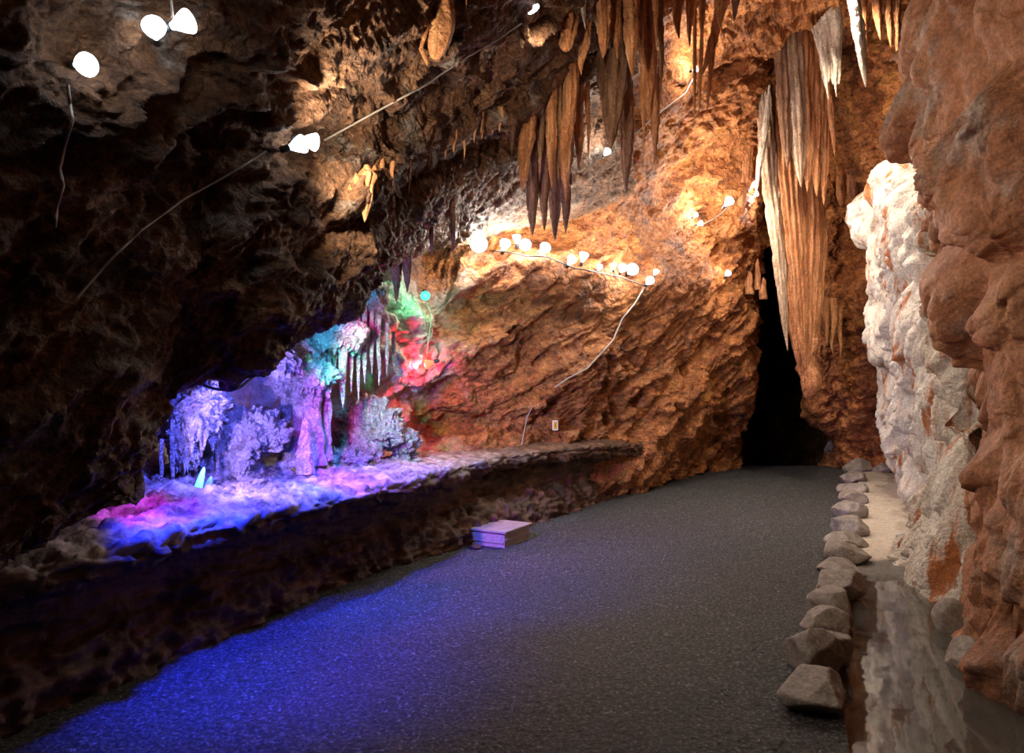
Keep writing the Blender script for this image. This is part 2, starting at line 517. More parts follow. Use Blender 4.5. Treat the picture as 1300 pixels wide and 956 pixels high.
# ---- the wall behind the ledge: grotto back wall, lamp-lit slab and the left side of the dark passage
mid = [
    [(60, 665, 4.1), (60, 600, 4.3), (60, 540, 4.5), (60, 480, 4.4), (60, 430, 4.2), (60, 380, 4.0), (60, 330, 3.9), (60, 250, 3.8), (60, 150, 3.7)],
    [(205, 628, 4.9), (205, 585, 5.3), (208, 540, 5.5), (210, 500, 5.2), (215, 450, 4.9), (220, 400, 4.7), (225, 350, 4.6), (230, 270, 4.5), (235, 150, 4.4)],
    [(300, 606, 5.9), (300, 570, 6.1), (300, 530, 6.1), (300, 490, 5.9), (305, 450, 5.6), (310, 400, 5.4), (315, 350, 5.3), (320, 270, 5.2), (330, 150, 5.1)],
    [(420, 592, 6.8), (420, 560, 7.1), (420, 520, 7.2), (420, 470, 7.0), (420, 420, 6.6), (420, 380, 6.4), (420, 330, 6.3), (425, 270, 6.2), (430, 150, 6.0)],
    [(490, 586, 7.3), (490, 555, 7.5), (490, 510, 7.5), (490, 470, 7.2), (485, 420, 7.0), (480, 370, 6.9), (480, 330, 7.0), (485, 270, 7.0), (490, 150, 6.8)],
    [(545, 582, 7.7), (545, 545, 8.4), (545, 510, 8.3), (545, 475, 7.75), (545, 430, 7.7), (545, 390, 7.8), (542, 340, 8.3), (540, 280, 8.0), (540, 150, 7.6)],
    [(600, 577, 8.0), (600, 540, 8.5), (600, 500, 8.3), (600, 450, 8.1), (600, 400, 8.1), (600, 340, 8.0), (600, 300, 8.4), (600, 260, 8.4), (600, 150, 8.0)],
    [(680, 571, 8.8), (680, 540, 9.0), (680, 500, 8.9), (680, 450, 8.8), (680, 400, 8.7), (680, 330, 8.4), (680, 300, 8.9), (680, 250, 8.9), (680, 150, 8.4)],
    [(750, 567, 9.5), (750, 540, 9.6), (750, 500, 9.5), (750, 450, 9.4), (750, 400, 9.3), (750, 345, 9.0), (750, 310, 9.3), (752, 230, 9.0), (755, 130, 8.3)],
    [(800, 572, 10.2), (800, 545, 10.3), (800, 500, 10.1), (800, 450, 10.0), (800, 410, 9.9), (800, 360, 9.6), (800, 320, 9.8), (805, 230, 9.5), (810, 120, 8.6)],
    [(850, 592, 11.4), (848, 555, 11.2), (850, 500, 10.8), (850, 450, 10.6), (850, 400, 10.5), (845, 345, 10.2), (845, 300, 10.4), (850, 220, 10.2), (860, 110, 9.2)],
    [(905, 594, 13.2), (905, 550, 12.6), (905, 505, 12.0), (905, 450, 11.6), (905, 400, 11.4), (900, 340, 11.2), (895, 300, 11.3), (900, 210, 11.0), (905, 105, 10.0)],
    [(934, 591, 14.2), (938, 555, 13.5), (952, 505, 12.9), (955, 450, 12.4), (960, 395, 12.1), (952, 345, 12.0), (945, 300, 12.0), (960, 205, 11.8), (960, 100, 10.8)],
    [(905, 586, 16.5), (915, 550, 16.0), (940, 505, 15.3), (948, 450, 15.0), (950, 395, 14.5), (950, 345, 14.2), (955, 300, 14.0), (975, 205, 13.5), (990, 100, 12.0)],
    [(930, 580, 20), (930, 545, 20), (940, 505, 19), (948, 450, 19), (950, 395, 18.5), (955, 345, 18), (965, 300, 17.5), (985, 205, 16.5), (1010, 100, 15)],
]
Cm = cols(mid)
_b = Cm[:1].copy()
_b[..., 2] = -.35
_b[:, :11] -= NC * .25
_t = Cm[-1:] + [[[0, .2, 1.6]]]
Cm = np.concatenate([_b, Cm, _t])


def mid_disp(P, tv, tu):
    d = strata(P, 71, big=0.24, step=0.13, lump=0.062, fine=0.022, pit=0.16, freq=1.7, squeeze=0.78, wob=.45)
    lo = smooth(4.6, 3.0, tv) * smooth(7.5, 9.0, tu)
    f1, f2, idv = worley(P * np.array([2.2, 2.2, 2.8]) + 0.3 * fbm(P * 2, 2, 4)[:, None], 88)
    d -= 0.28 * lo * (idv > 0.5) * smooth(0, .15, f2 - f1) * smooth(0.5, 0.15, f1)
    gr = smooth(4.9, 4.2, tu)
    slab = smooth(4.2, 5.2, tv) * smooth(6.2, 7.0, tu) * smooth(10.5, 9.5, tu)
    d *= 1 - 0.35 * slab
    d = d * (1 - 0.55 * gr) + gr * (popcorn(P, 73, 6, 0.09, 17, 0.035) - .12 + .25 * fbm(P * 1.9, 3, 75))
    return d


net('wall_grotto', Cm, 460, 640, mid_disp, M['orange_to_coral'], (2.5, 5.5, 1.8), tag='mid')

# ---- ledge: top, undercut and the low wall below it
xy = lambda x, y, z: np.array([x, y, z])
edge = [(-3.6, 0.4, .74), (-2.62, 1.93, .76), (-1.98, 3.02, .77), (-1.76, 3.79, .78), (-1.27, 4.8, .78), (-.76, 5.95, .79), (.02, 7.7, .82), (1.1, 9.0, .80), (2.05, 10.5, .72), (3.1, 12.4, .5), (4.0, 14.2, .15)]
foot = [(-4.6, 0.9, .9), (-3.9, 2.8, .9), (-2.9, 4.1, .85), (-2.45, 5.15, .85), (-1.75, 7.0, .84), (-.95, 7.9, .84), (.2, 9.0, .84), (1.2, 9.9, .82), (2.0, 11.0, .75), (2.9, 12.8, .55), (3.7, 14.6, .2)]
base = [(-3.3, 0.5, -.08), (-2.6, 2.1, -.08), (-2.08, 3.3, -.08), (-1.85, 3.95, -.08), (-1.42, 5.1, -.08), (-1.02, 5.95, -.08), (-.05, 7.35, -.08), (.8, 8.75, -.08), (1.75, 10.5, -.08), (2.95, 12.5, -.08), (4.05, 14.2, -.08)]
edge, foot, base = (np.array(a, float) for a in (edge, foot, base))
up = np.array([0, 0, 1.0])
Cl = np.stack([foot - NC * 0.9 + up * 0.1, foot, foot * .5 + edge * .5, foot * .12 + edge * .88 + up * .005, edge - up * .03, edge - up * .13 - NC * .05,
               edge - up * .18 - NC * .25, (edge * .45 + base * .55) * [1, 1, 0] + up * .38 - NC * .22, base * [1, 1, 0] + up * .16 - NC * .06, base, base + NC * .3 - up * .1])


def ledge_disp(P, tv, tu):
    W = P * np.array([1, 1, 3.5])
    d = 0.05 * fbm(W * 1.6, 3, 131) + 0.035 * ridged(W * 4, 4, 132) + 0.014 * ridged(P * 14, 3, 133)
    q = P[:, 2] * 18 + 1.2 * fbm(P * 2.5, 3, 136)
    lam = smooth(3.2, 4.0, tv) * smooth(6.4, 5.6, tv)
    fr = q - np.floor(q)
    d += lam * 0.05 * (fr - 0.5)
    d += lam * 0.09 * fbm(P * np.array([2.6, 2.6, 9]), 3, 137)
    low = smooth(6.5, 7.5, tv)
    d += low * (0.09 * ridged(P * np.array([2.5, 2.5, 1.6]), 3, 138) + 0.05 * fbm(P * 5, 3, 139))
    top = smooth(3.5, 2.5, tv)
    d += top * smooth(5.5, 4.0, tu) * popcorn(P, 140, 9, 0.05, 24, 0.03)
    return d


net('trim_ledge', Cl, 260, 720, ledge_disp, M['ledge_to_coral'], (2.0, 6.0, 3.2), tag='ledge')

# ---- floor: the gravel path, level, ending where the dark passage drops away
ys = np.concatenate([np.linspace(-0.5, 2.6, 30), np.geomspace(2.65, 14.3, 560), np.linspace(14.4, 22, 20)])
us = np.linspace(0, 1, 330)
xl = np.interp(ys, [-0.5, 2, 3.3, 5, 7.4, 8.75, 10.5, 12.5, 14.2, 22], [-4.2, -2.9, -2.3, -1.75, -.4, .5, 1.4, 2.6, 3.6, 7])
xr = np.interp(ys, [-0.5, 2.6, 3.6, 14.3, 22], [-.05, 1.3, 1.72, 7.4, 12])
X = xl[:, None] + (xr - xl)[:, None] * us[None, :]
Yg = np.repeat(ys[:, None], len(us), 1)
Pf = np.stack([X, Yg, 0 * X], -1).reshape(-1, 3)
f1, f2, idf = worley(Pf * 42, 200)
zf = 0.012 * (0.8 - f1) * (0.3 + idf) + 0.02 * fbm(Pf * 1.2, 3, 201) + 0.008 * fbm(Pf * 5, 3, 202)
zf -= smooth(14.25, 15.2, Pf[:, 1]) * 0.9 + smooth(15.2, 20, Pf[:, 1]) * 1.2
Pf[:, 2] = zf
new_mesh('floor', Pf, grid_faces(len(ys), len(us)), M['gravel'], kind='structure')

# ---- strip between the kerb stones and the right wall: pool bed in front, gravel bar, pale sand behind
ys = np.concatenate([np.linspace(1.0, 3.2, 20), np.geomspace(3.3, 13.5, 300)])
us = np.linspace(0, 1, 120)
xl = np.interp(ys, [1.0, 2.6, 3.6, 14.3], [.3, 1.15, 1.62, 7.3])
xr = xl + np.interp(ys, [1, 3.6, 6, 9, 13.5], [2.2, 1.6, 1.3, 1.3, 1.2])
X = xl[:, None] + (xr - xl)[:, None] * us[None, :]
Yg = np.repeat(ys[:, None], len(us), 1)
Ps = np.stack([X, Yg, 0 * X], -1).reshape(-1, 3)
z = 0.03 * fbm(Ps * 2.2, 4, 210) + 0.008 * fbm(Ps * 18, 2, 211)
z += np.interp(Ps[:, 1], [1, 5.3, 5.75, 6.2, 9, 13], [-.17, -.15, -.02, -.015, .02, .06])
z += 0.10 * smooth(0.75, 1.0, np.tile(us, len(ys)))
Ps[:, 2] = z
m, nt, bs = nodes_of('pool_bed_and_sand')
v = mapping(nt)
sep = nt.nodes.new('ShaderNodeSeparateXYZ'); nt.links.new(v, sep.inputs[0])
wob = nt.nodes.new('ShaderNodeMath'); wob.operation = 'MULTIPLY_ADD'; wob.inputs[1].default_value = 0.25
nt.links.new(noise_node(nt, v, 4), wob.inputs[0]); nt.links.new(sep.outputs[1], wob.inputs[2])
sc_ = nt.nodes.new('ShaderNodeMath'); sc_.operation = 'DIVIDE'; sc_.inputs[1].default_value = 14.0; nt.links.new(wob.outputs[0], sc_.inputs[0])
brown = ramp(nt, noise_node(nt, v, 6, 6, .7), [(.3, (.025, .018, .012)), (.7, (.10, .07, .045))])
grav = ramp(nt, noise_node(nt, v, 40, 5, .7), [(.3, (.05, .045, .04)), (.7, (.24, .21, .18))])
sand = ramp(nt, noise_node(nt, v, 26, 7, .7), [(.3, (.36, .28, .22)), (.55, (.56, .47, .39)), (.75, (.72, .63, .55))])
b1 = ramp(nt, sc_.outputs[0], [(5.62 / 14, (0, 0, 0)), (5.72 / 14, (1, 1, 1))])
b2 = ramp(nt, sc_.outputs[0], [(6.32 / 14, (0, 0, 0)), (6.42 / 14, (1, 1, 1))])
c = mix(nt, mix(nt, brown, grav, b1), sand, b2)
nt.links.new(c, bs.inputs['Base Color']); bs.inputs['Roughness'].default_value = .65
bp = nt.nodes.new('ShaderNodeBump'); bp.inputs['Strength'].default_value = .5; bp.inputs['Distance'].default_value = .01
nt.links.new(noise_node(nt, v, 60, 6, .7), bp.inputs['Height']); nt.links.new(bp.outputs['Normal'], bs.inputs['Normal'])
new_mesh('floor_pool_bed', Ps, grid_faces(len(ys), len(us)), m, kind='structure')

# ---- right wall: the big red-brown flowstone mass beside the camera
# columns run from beside the camera to the silhouette and round behind it; rows from the floor up
rb = [
    [(2.55, -.6, -.5), (2.6, -.6, .5), (2.6, -.6, 1.2), (2.5, -.6, 2.0), (2.4, -.6, 3.0), (2.2, -.6, 4.2), (1.6, -.6, 5.2)],
    [(2.35, 1.2, -.5), (2.5, 1.2, .5), (2.5, 1.2, 1.2), (2.5, 1.2, 2.0), (2.45, 1.2, 3.0), (2.3, 1.2, 4.2), (1.7, 1.2, 5.2)],
    [(2.45, 2.4, -.5), (2.5, 2.4, .5), (2.55, 2.4, 1.2), (2.6, 2.4, 2.0), (2.55, 2.4, 3.0), (2.4, 2.5, 4.2), (1.8, 2.6, 5.2)],
    [(2.52, 3.3, -.5), tuple(at(1330, 740, 3.4)), tuple(at(1330, 560, 3.5)), tuple(at(1330, 400, 3.5)), tuple(at(1330, 200, 3.55)), tuple(at(1330, 0, 3.6)), tuple(at(1330, -260, 3.7))],
    [(2.42, 3.45, -.5), tuple(at(1275, 740, 3.6)), tuple(at(1275, 560, 3.75)), tuple(at(1268, 400, 3.8)), tuple(at(1255, 200, 3.95)), tuple(at(1250, 0, 4.1)), tuple(at(1240, -260, 4.2))],
    [(2.36, 3.65, -.5), tuple(at(1250, 745, 3.85)), tuple(at(1260, 580, 4.1)), tuple(at(1256, 420, 4.15)), tuple(at(1214, 210, 4.4)), tuple(at(1190, 20, 4.6)), tuple(at(1180, -260, 4.7))],
    [(2.42, 3.8, -.5), tuple(at(1248, 750, 4.1)), tuple(at(1258, 585, 4.5)), tuple(at(1254, 425, 4.5)), tuple(at(1188, 215, 4.9)), tuple(at(1166, 60, 5.1)), tuple(at(1165, -260, 5.3))],
    [(2.75, 4.2, -.3), tuple(at(1266, 760, 4.7)), tuple(at(1290, 590, 5.2)), tuple(at(1288, 430, 5.3)), tuple(at(1246, 215, 5.8)), tuple(at(1216, 70, 6.0)), tuple(at(1200, -260, 5.9))],
    [tuple(at(1330, 850, 4.6)), tuple(at(1340, 760, 4.9)), tuple(at(1330, 590, 5.6)), tuple(at(1330, 430, 5.7)), tuple(at(1300, 215, 6.2)), tuple(at(1290, 70, 6.4)), tuple(at(1290, -260, 6.6))],
]
Cr = np.array(rb).swapaxes(0, 1)


def right_disp(P, tv, tu):
    d = pillows(P, 301, s=1.45, a=0.40, sub=3.6, a_sub=0.09, flute=0.12, tall=0.8)
    low = smooth(1.0, 0.2, tv)
    d = d * (1 - .5 * low) - .20
    off = np.zeros_like(P)
    off[:, 2] = -.55 * np.clip(d, -.1, .4)
    return d, off


net('wall_right', Cr, 640, 560, right_disp, M['flow_red'], (0.5, 3.0, 2.0), tag='right')

# ---- far right wall behind the flowstone and the back wall right of the dark passage
bk = [
    [(1080, 585, 20), (1075, 545, 20), (1060, 505, 19), (1040, 450, 19), (1030, 380, 18.5), (1010, 300, 17.5), (1010, 200, 16.5), (1030, 100, 15)],
    [(1062, 588, 16.5), (1060, 550, 16), (1040, 505, 15.5), (1036, 450, 15), (1032, 380, 14.6), (1020, 300, 14.2), (1018, 200, 13.8), (1030, 100, 13)],
    [(1050, 590, 14.4), (1062, 555, 13.9), (1030, 512, 13.4), (1038, 470, 13.1), (1040, 380, 12.9), (1036, 300, 12.9), (1020, 190, 12.3), (1010, 90, 11.6)],
    [(1072, 596, 13.6), (1076, 560, 13.4), (1066, 515, 13.1), (1065, 460, 12.8), (1068, 380, 12.6), (1070, 300, 12.9), (1065, 190, 11.9), (1060, 90, 11.2)],
    [(1100, 598, 13.0), (1100, 560, 12.8), (1096, 515, 12.6), (1096, 460, 12.3), (1100, 380, 12.1), (1104, 300, 12.3), (1105, 190, 11.3), (1105, 90, 10.6)],
    [(1140, 598, 12.6), (1140, 560, 12.4), (1140, 515, 12.2), (1140, 460, 12.0), (1140, 380, 11.8), (1145, 300, 11.7), (1150, 190, 10.8), (1150, 90, 10.0)],
    [(1230, 598, 12), (1230, 560, 11.9), (1230, 515, 11.7), (1230, 460, 11.5), (1230, 380, 11.2), (1230, 300, 11.0), (1230, 190, 10.2), (1230, 90, 9.5)],
]
Ck = cols(bk)
Ck = np.concatenate([Ck[:1] + [[[0, 0, -0.6]]], Ck, Ck[-1:] + [[[0, .3, 1.8]]]])


def back_disp(P, tv, tu):
    d = strata(P, 401, big=0.2, step=0.08, lump=0.07, fine=0.015, pit=0.12, freq=1.4, squeeze=0.2)
    fl = ridged(P * np.array([6.0, 6.0, 0.8]), 3, 404)
    return d + 0.09 * fl * smooth(-.1, .3, fbm(P * .9, 2, 405))


net('wall_back', Ck, 380, 300, back_disp, M['orange'], (2.5, 5, 2.0), tag='back')
# end of the dark passage
endp = cols([[(880, 600 + 40, 21), (880, 500, 21.5), (880, 380, 21), (900, 250, 20), (940, 120, 17)], [(990, 640, 22), (990, 500, 22.4), (990, 380, 22), (990, 250, 21), (1000, 120, 18)], [(1110, 640, 21), (1110, 500, 21.4), (1110, 380, 21), (1090, 250, 20), (1060, 120, 17)]])
net('wall_passage_end', endp, 120, 100, lambda P, a, b: strata(P, 450), M['brow'], (4, 12, 2), tag='end')

# ---- ceiling: from the leaning left roof across to the right wall
ce = [
    [(640, 110, 6.9), (640, -40, 6.0), (640, -250, 4.6), (640, -700, 3.4), (640, -1500, 1.9), (640, -4000, .8)],
    [(740, 150, 8.9), (740, 0, 7.0), (740, -180, 5.4), (740, -600, 3.8), (740, -1400, 2.0), (760, -4000, .8)],
    [(815, 150, 9.6), (815, 30, 8.0), (815, -130, 6.2), (815, -520, 4.2), (830, -1300, 2.2), (900, -4000, .8)],
    [(890, 130, 10.6), (890, 45, 9.0), (890, -80, 7.2), (890, -420, 4.8), (910, -1200, 2.5), (1000, -3800, .9)],
    [(965, 120, 11.9), (965, 50, 10.2), (965, -40, 8.2), (965, -330, 5.5), (1000, -1100, 2.8), (1150, -3600, 1.0)],
    [(1040, 110, 12.5), (1040, 35, 10.6), (1040, -30, 8.8), (1050, -270, 6.2), (1100, -950, 3.2), (1300, -3200, 1.1)],
    [(1110, 110, 11.8), (1110, 20, 10.2), (1110, -40, 8.8), (1130, -240, 6.6), (1230, -850, 3.5), (1500, -2800, 1.2)],
    [(1180, 110, 11.2), (1180, 0, 9.8), (1185, -60, 8.6), (1230, -230, 6.6), (1400, -760, 3.7), (1800, -2500, 1.4)],
]
Cc = cols(ce)
Cc = np.concatenate([Cc, Cc[-1:] + [[[0, -1.8, -0.3]]]])


def ceil_disp(P, tv, tu):
    d = strata(P, 501, big=0.22, step=0.12, lump=0.08, fine=0.016, pit=0.0, freq=1.5, squeeze=0.6)
    return d


net('ceiling', Cc, 360, 360, ceil_disp, M['orange'], (1.5, 5, 1.5), tag='ceil')
# ------------------------------------------------------------------ things
def tag(o, label, cat, group=None):
    o['label'] = label
    o['category'] = cat
    if group:
        o['group'] = group
    return o


def empty(name, loc, label, cat, group=None):
    o = bpy.data.objects.new(name, None)
    o.empty_display_size = 0.1
    COL.objects.link(o)
    o.location = loc
    return tag(o, label, cat, group)


_pend = [1000]


def pendant_verts(top, bot, w, thick=0.8, prof='cone', flutes=0, fl_amp=0.12, lump=0.10, rot=0.0, nth=36, nz=90, sway=0.55, neck=0.0):
    """A hanging (or, upside down, a standing) body of dripstone from top to bot; w is its full width."""
    _pend[0] += 3
    sd = _pend[0]
    top, bot = np.array(top, float), np.array(bot, float)
    Ln = np.linalg.norm(bot - top)
    t = np.linspace(0, 1, nz)
    if prof == 'cone':
        r = (1 - t) ** 0.75 * 0.92 + 0.10 * (1 - t ** 6)
    elif prof == 'carrot':
        r = np.where(t < .55, 1 - .12 * t, (1 - .066) * np.clip(1 - ((t - .55) / .45) ** 1.6, 0, 1) ** .8 + .06 * (1 - t ** 8))
    elif prof == 'blunt':
        r = np.sqrt(np.clip(1 - t ** 6, 0, 1)) * (0.85 + .25 * np.sin(t * 3))
    elif prof == 'blade':
        r = np.interp(t, [0, .35, .6, .8, .93, 1], [.75, 1, .9, .62, .3, .03])
    elif prof == 'column':
        r = np.interp(t, [0, .15, .5, .85, 1], [1.3, .95, .8, .95, 1.35])
    elif prof == 'mite':                        # standing, t = 0 at the base
        r = np.sqrt(np.clip(1 - t ** 2.6, 0, 1)) * (1.1 - .35 * t)
    else:
        r = np.clip(1 - t, 0, 1) ** .5
    if neck:
        r = r * (.25 + .75 * smooth(0, neck, t))
    r = np.clip(r, 0.012, None)
    r[-1] = 0.012
    th = np.linspace(0, 2 * math.pi, nth, endpoint=False)
    T, TH = np.meshgrid(t, th, indexing='ij')
    cx, cy = np.cos(TH), np.sin(TH)
    q = np.stack([cx.ravel() * 1.3, cy.ravel() * 1.3, T.ravel() * Ln / max(w, 1e-3) * 0.35], -1)
    n1 = perlin(q * 1.1 + sd, sd).reshape(T.shape)
    n2 = ridged(np.stack([cx.ravel() * 2.6, cy.ravel() * 2.6, T.ravel() * Ln / max(w, 1e-3) * 0.5], -1) + sd, 2, sd).reshape(T.shape)
    n3 = perlin(np.stack([cx.ravel(), cy.ravel(), T.ravel() * Ln / max(w, 1e-3) * 2.2], -1) + sd, sd + 1).reshape(T.shape)
    n4 = ridged(np.stack([cx.ravel() * 4.5, cy.ravel() * 4.5, T.ravel() * Ln / max(w, 1e-3) * 1.1], -1) - sd, 3, sd + 2).reshape(T.shape)
    n5 = perlin(np.stack([0 * cx.ravel(), 0 * cy.ravel(), T.ravel() * Ln / max(w, 1e-3) * 1.3 + sd], -1), sd + 9).reshape(T.shape)
    mod = 1 + lump * 3.0 * n1 + lump * 1.6 * n2 + lump * 1.3 * n3 + lump * 1.2 * n4 + lump * 1.6 * n5
    if flutes:
        ph = 1.2 * perlin(np.stack([T.ravel() * 2, 0 * T.ravel(), 0 * T.ravel() + sd], -1), sd).reshape(T.shape)
        mod *= 1 + fl_amp * (np.abs(np.cos(flutes * .5 * TH + ph)) * 2 - 1.2) * (1 - .5 * T)
    R = r[:, None] * mod * w * .5
    sw = sway * w * np.stack([perlin(np.stack([t * 1.7, 0 * t, 0 * t], -1) + sd, sd), perlin(np.stack([t * 1.7, 0 * t, 0 * t + 5], -1) + sd, sd)], -1) * np.sin(np.pi * t)[:, None]
    ex, ey = np.array([math.cos(rot), math.sin(rot)]), np.array([-math.sin(rot), math.cos(rot)])
    base = top[None] + (bot - top)[None] * t[:, None]
    V = np.zeros(T.shape + (3,))
    V[..., 0] = base[:, None, 0] + sw[:, None, 0] + R * (cx * ex[0] + thick * cy * ey[0])
    V[..., 1] = base[:, None, 1] + sw[:, None, 1] + R * (cx * ex[1] + thick * cy * ey[1])
    V[..., 2] = base[:, None, 2]
    Fq = grid_faces(nz, nth, wrap=True)
    caps = [[0 * nth + k, 0 * nth + (k + 1) % nth, 0 * nth + (nth - 1 - k) % nth, 0] for k in range(0)]
    return V.reshape(-1, 3), Fq


def close_caps(V, Fq, nth):
    """Add a centre vertex at both ends and fan them (quads with a doubled vertex are avoided by pairing)."""
    n = len(V)
    c0 = V[:nth].mean(0)
    c1 = V[-nth:].mean(0)
    V = np.concatenate([V, [c0, c1]])
    k = np.arange(0, nth, 2)
    a = np.stack([np.full_like(k, n), (k + 2) % nth, (k + 1) % nth, k], -1)
    s = n - nth
    b = np.stack([np.full_like(k, n + 1), s + k, s + (k + 1) % nth, s + (k + 2) % nth], -1)
    return V, np.concatenate([Fq, a, b])


def dripstone(name, top, bot, w, mat, label=None, cat=None, group=None, parent=None, **kw):
    nth = kw.get('nth', 36)
    kw['nth'] = nth
    V, Fq = pendant_verts(top, bot, w, **kw)
    V, Fq = close_caps(V, Fq, nth)
    org = np.array(top, float)
    if parent is not None:
        o = new_mesh(name, V - np.array(parent.location), Fq[:, ::-1], mat, parent=parent)
        if label:
            o['label'] = label
    else:
        o = new_mesh(name, V - org, Fq[:, ::-1], mat)
        o.location = org
        tag(o, label, cat, group)
    return o


def hang(px, y0, y1, w, Y, mat, label, dx=0, cat='stalactite', group=None, name='hanging_stalactite', up_=0.5, dY=0.0, on=None, **kw):
    """Stalactite given by its place in the photograph: px at the top, y0..y1, width w in photo pixels, at distance Y."""
    if on:
        Y = hit(px, y0 + on, ['brow'], 0, Y)[1] + .03
    top = at(px, y0, Y)
    bot = at(px + dx, y1, Y + dY)
    # its root carries on into the rock above
    d = (top - bot) / np.linalg.norm(top - bot)
    rise = up_
    best = None
    for nm in ('brow', 'mid', 'ceil', 'back', 'right'):
        r = BV[nm].ray_cast(Vector(top + d * -.02), Vector((0, 0, 1)), 2.2)
        if r[0] is not None and (best is None or r[3] < best):
            best = r[3]
    if on is None and best is not None and best < max(.45, up_ * 2.2):
        rise = max(up_ * .4, best + .06)
    return dripstone(name, top + d * rise, bot, w * Y / F, M[mat], label, cat, group, **kw)


# --- three-lobed tooth near the top, left of the middle
Yt = 4.3
tooth = empty('hanging_drapery', at(550, 0, Yt), 'orange three-lobed tooth of dripstone hanging alone from the dark left roof', 'stalactite')
dripstone('lobe', at(530, -60, Yt), at(533, 54, Yt), 19 * Yt / F, M['drip'], parent=tooth, prof='carrot', lump=.07, flutes=5, fl_amp=.06)
dripstone('lobe', at(553, -60, Yt), at(535, 64, Yt - .02), 13 * Yt / F, M['drip'], parent=tooth, prof='carrot', lump=.07)
dripstone('lobe', at(566, -60, Yt + .04), at(553, 76, Yt + .02), 33 * Yt / F, M['drip'], parent=tooth, prof='blunt', lump=.07, flutes=7, fl_amp=.07)
dripstone('tip', at(533, 52, Yt - .02), at(543, 84, Yt), 7 * Yt / F, M['drip'], parent=tooth, prof='carrot', lump=.05)
hang(592, -30, 10, 9, 4.4, 'drip', 'short orange stalactite stub at the top edge, right of the three-lobed tooth')

# --- curtain of fluted stalactites right of the ridge (centre top)
L = [
    # px, y0, y1, w, Y, mat, dx, prof, flutes, label
    (653, 140, 196, 15, 6.55, 'drip_brown', -3, 'cone', 3, 'short pale-tipped stalactite at the left end of the central curtain'),
    (672, 126, 244, 17, 6.60, 'drip', -9, 'carrot', 4, 'rosy long stalactite, outermost left long one of the central curtain'),
    (688, 110, 232, 14, 6.72, 'drip_brown', -3, 'cone', 3, 'slim brown stalactite just right of the rosy long one'),
    (700, 100, 240, 13, 6.58, 'drip', 1, 'carrot', 2, 'knobbly tan stalactite with a groove, in the middle of the central curtain'),
    (710, 90, 230, 11, 6.66, 'drip_brown', -1, 'carrot', 3, 'thin brown stalactite between the knobbly tan one and the longest rosy one'),
    (722, 70, 256, 17, 6.62, 'drip', -3, 'carrot', 4, 'longest rosy-tipped stalactite at the right side of the central curtain'),
    (677, 170, 300, 15, 7.05, 'drip_brown', -1, 'carrot', 3, 'dark stalactite above the lamp row, leftmost of the four dark ones behind the curtain'),
    (691, 180, 294, 13, 7.1, 'drip_brown', 0, 'carrot', 3, 'dark stalactite above the lamp row, second of the four dark ones behind the curtain'),
    (704, 170, 306, 18, 7.15, 'drip_brown', 1, 'carrot', 4, 'widest and lowest dark stalactite behind the curtain, just above the lamps'),
    (719, 190, 298, 14, 7.1, 'drip_brown', -1, 'carrot', 3, 'dark stalactite above the lamp row, rightmost of the four dark ones behind the curtain'),
    (735, 110, 214, 12, 6.85, 'drip', 0, 'carrot', 2, 'narrow orange stalactite just right of the central curtain'),
    (746, 96, 206, 9, 6.95, 'drip', 1, 'cone', 2, 'needle-thin orange stalactite left of the great dark blade'),
    (779, 50, 190, 40, 6.9, 'drip_brown', -4, 'blade', 4, 'great dark blade-shaped drapery hanging in front of the sloping slab'),
    (797, 100, 246, 17, 7.1, 'drip_brown', -2, 'carrot', 3, 'long dark stalactite with a white-lit edge beside the great dark blade'),
    (716, -20, 66, 27, 6.1, 'drip', 2, 'blunt', 3, 'broad smooth tan stalactite stub at the top edge above the central curtain'),
    (741, -20, 37, 16, 6.0, 'drip_pale', 2, 'cone', 2, 'small pointed pale stalactite at the top edge above the curtain'),
    (741, 55, 95, 17, 6.3, 'drip', -3, 'cone', 2, 'small hooked tan stalactite under the pointed pale one'),
    (763, -20, 74, 21, 6.2, 'drip', 3, 'carrot', 5, 'rough pitted stalactite with a sharp tip, left of the forked pair'),
    (781, 0, 75, 11, 6.3, 'drip', 3, 'carrot', 2, 'left one of the forked pair of stalactites at the top'),
    (791, 10, 73, 7, 6.45, 'drip_brown', 1, 'cone', 0, 'thin right one of the forked pair of stalactites at the top'),
    (801, -20, 98, 18, 6.3, 'drip', 2, 'carrot', 4, 'pitted rosy stalactite hanging from the top edge, right of the forked pair'),
    (819, -20, 154, 24, 6.6, 'drip', 6, 'blade', 3, 'long rosy spearhead stalactite with a broad bright lower end'),
    (831, -20, 62, 8, 6.4, 'drip', 2, 'carrot', 0, 'thin straight orange stalactite at the top edge right of the rosy spearhead'),
    (832, 120, 205, 10, 6.9, 'drip', 0, 'carrot', 2, 'slim orange stalactite below and right of the rosy spearhead'),
    (817, 130, 196, 8, 7.0, 'drip', 0, 'cone', 0, 'small orange stalactite below the rosy spearhead'),
    (840, -20, 128, 12, 7.2, 'drip_brown', -2, 'cone', 3, 'thin brown drapery right of the rosy spearhead'),
    (860, -20, 50, 22, 7.4, 'drip', 2, 'cone', 4, 'ribbed orange drapery at the top edge, first right of the rosy spearhead'),
    (876, -20, 62, 14, 7.5, 'drip', 0, 'cone', 3, 'ribbed orange drapery with a knobbed tip at the top edge'),
    (892, -20, 45, 15, 7.6, 'drip', -2, 'cone', 3, 'ribbed dark orange drapery at the top edge above the tilted yellow sheet'),
    (912, -20, 40, 16, 7.8, 'drip', 4, 'cone', 3, 'short fluted orange stalactite at the top edge above the tilted slab'),
    (935, -20, 28, 16, 8.0, 'drip_brown', -3, 'cone', 3, 'short fluted brown stalactite at the top edge near the passage'),
]
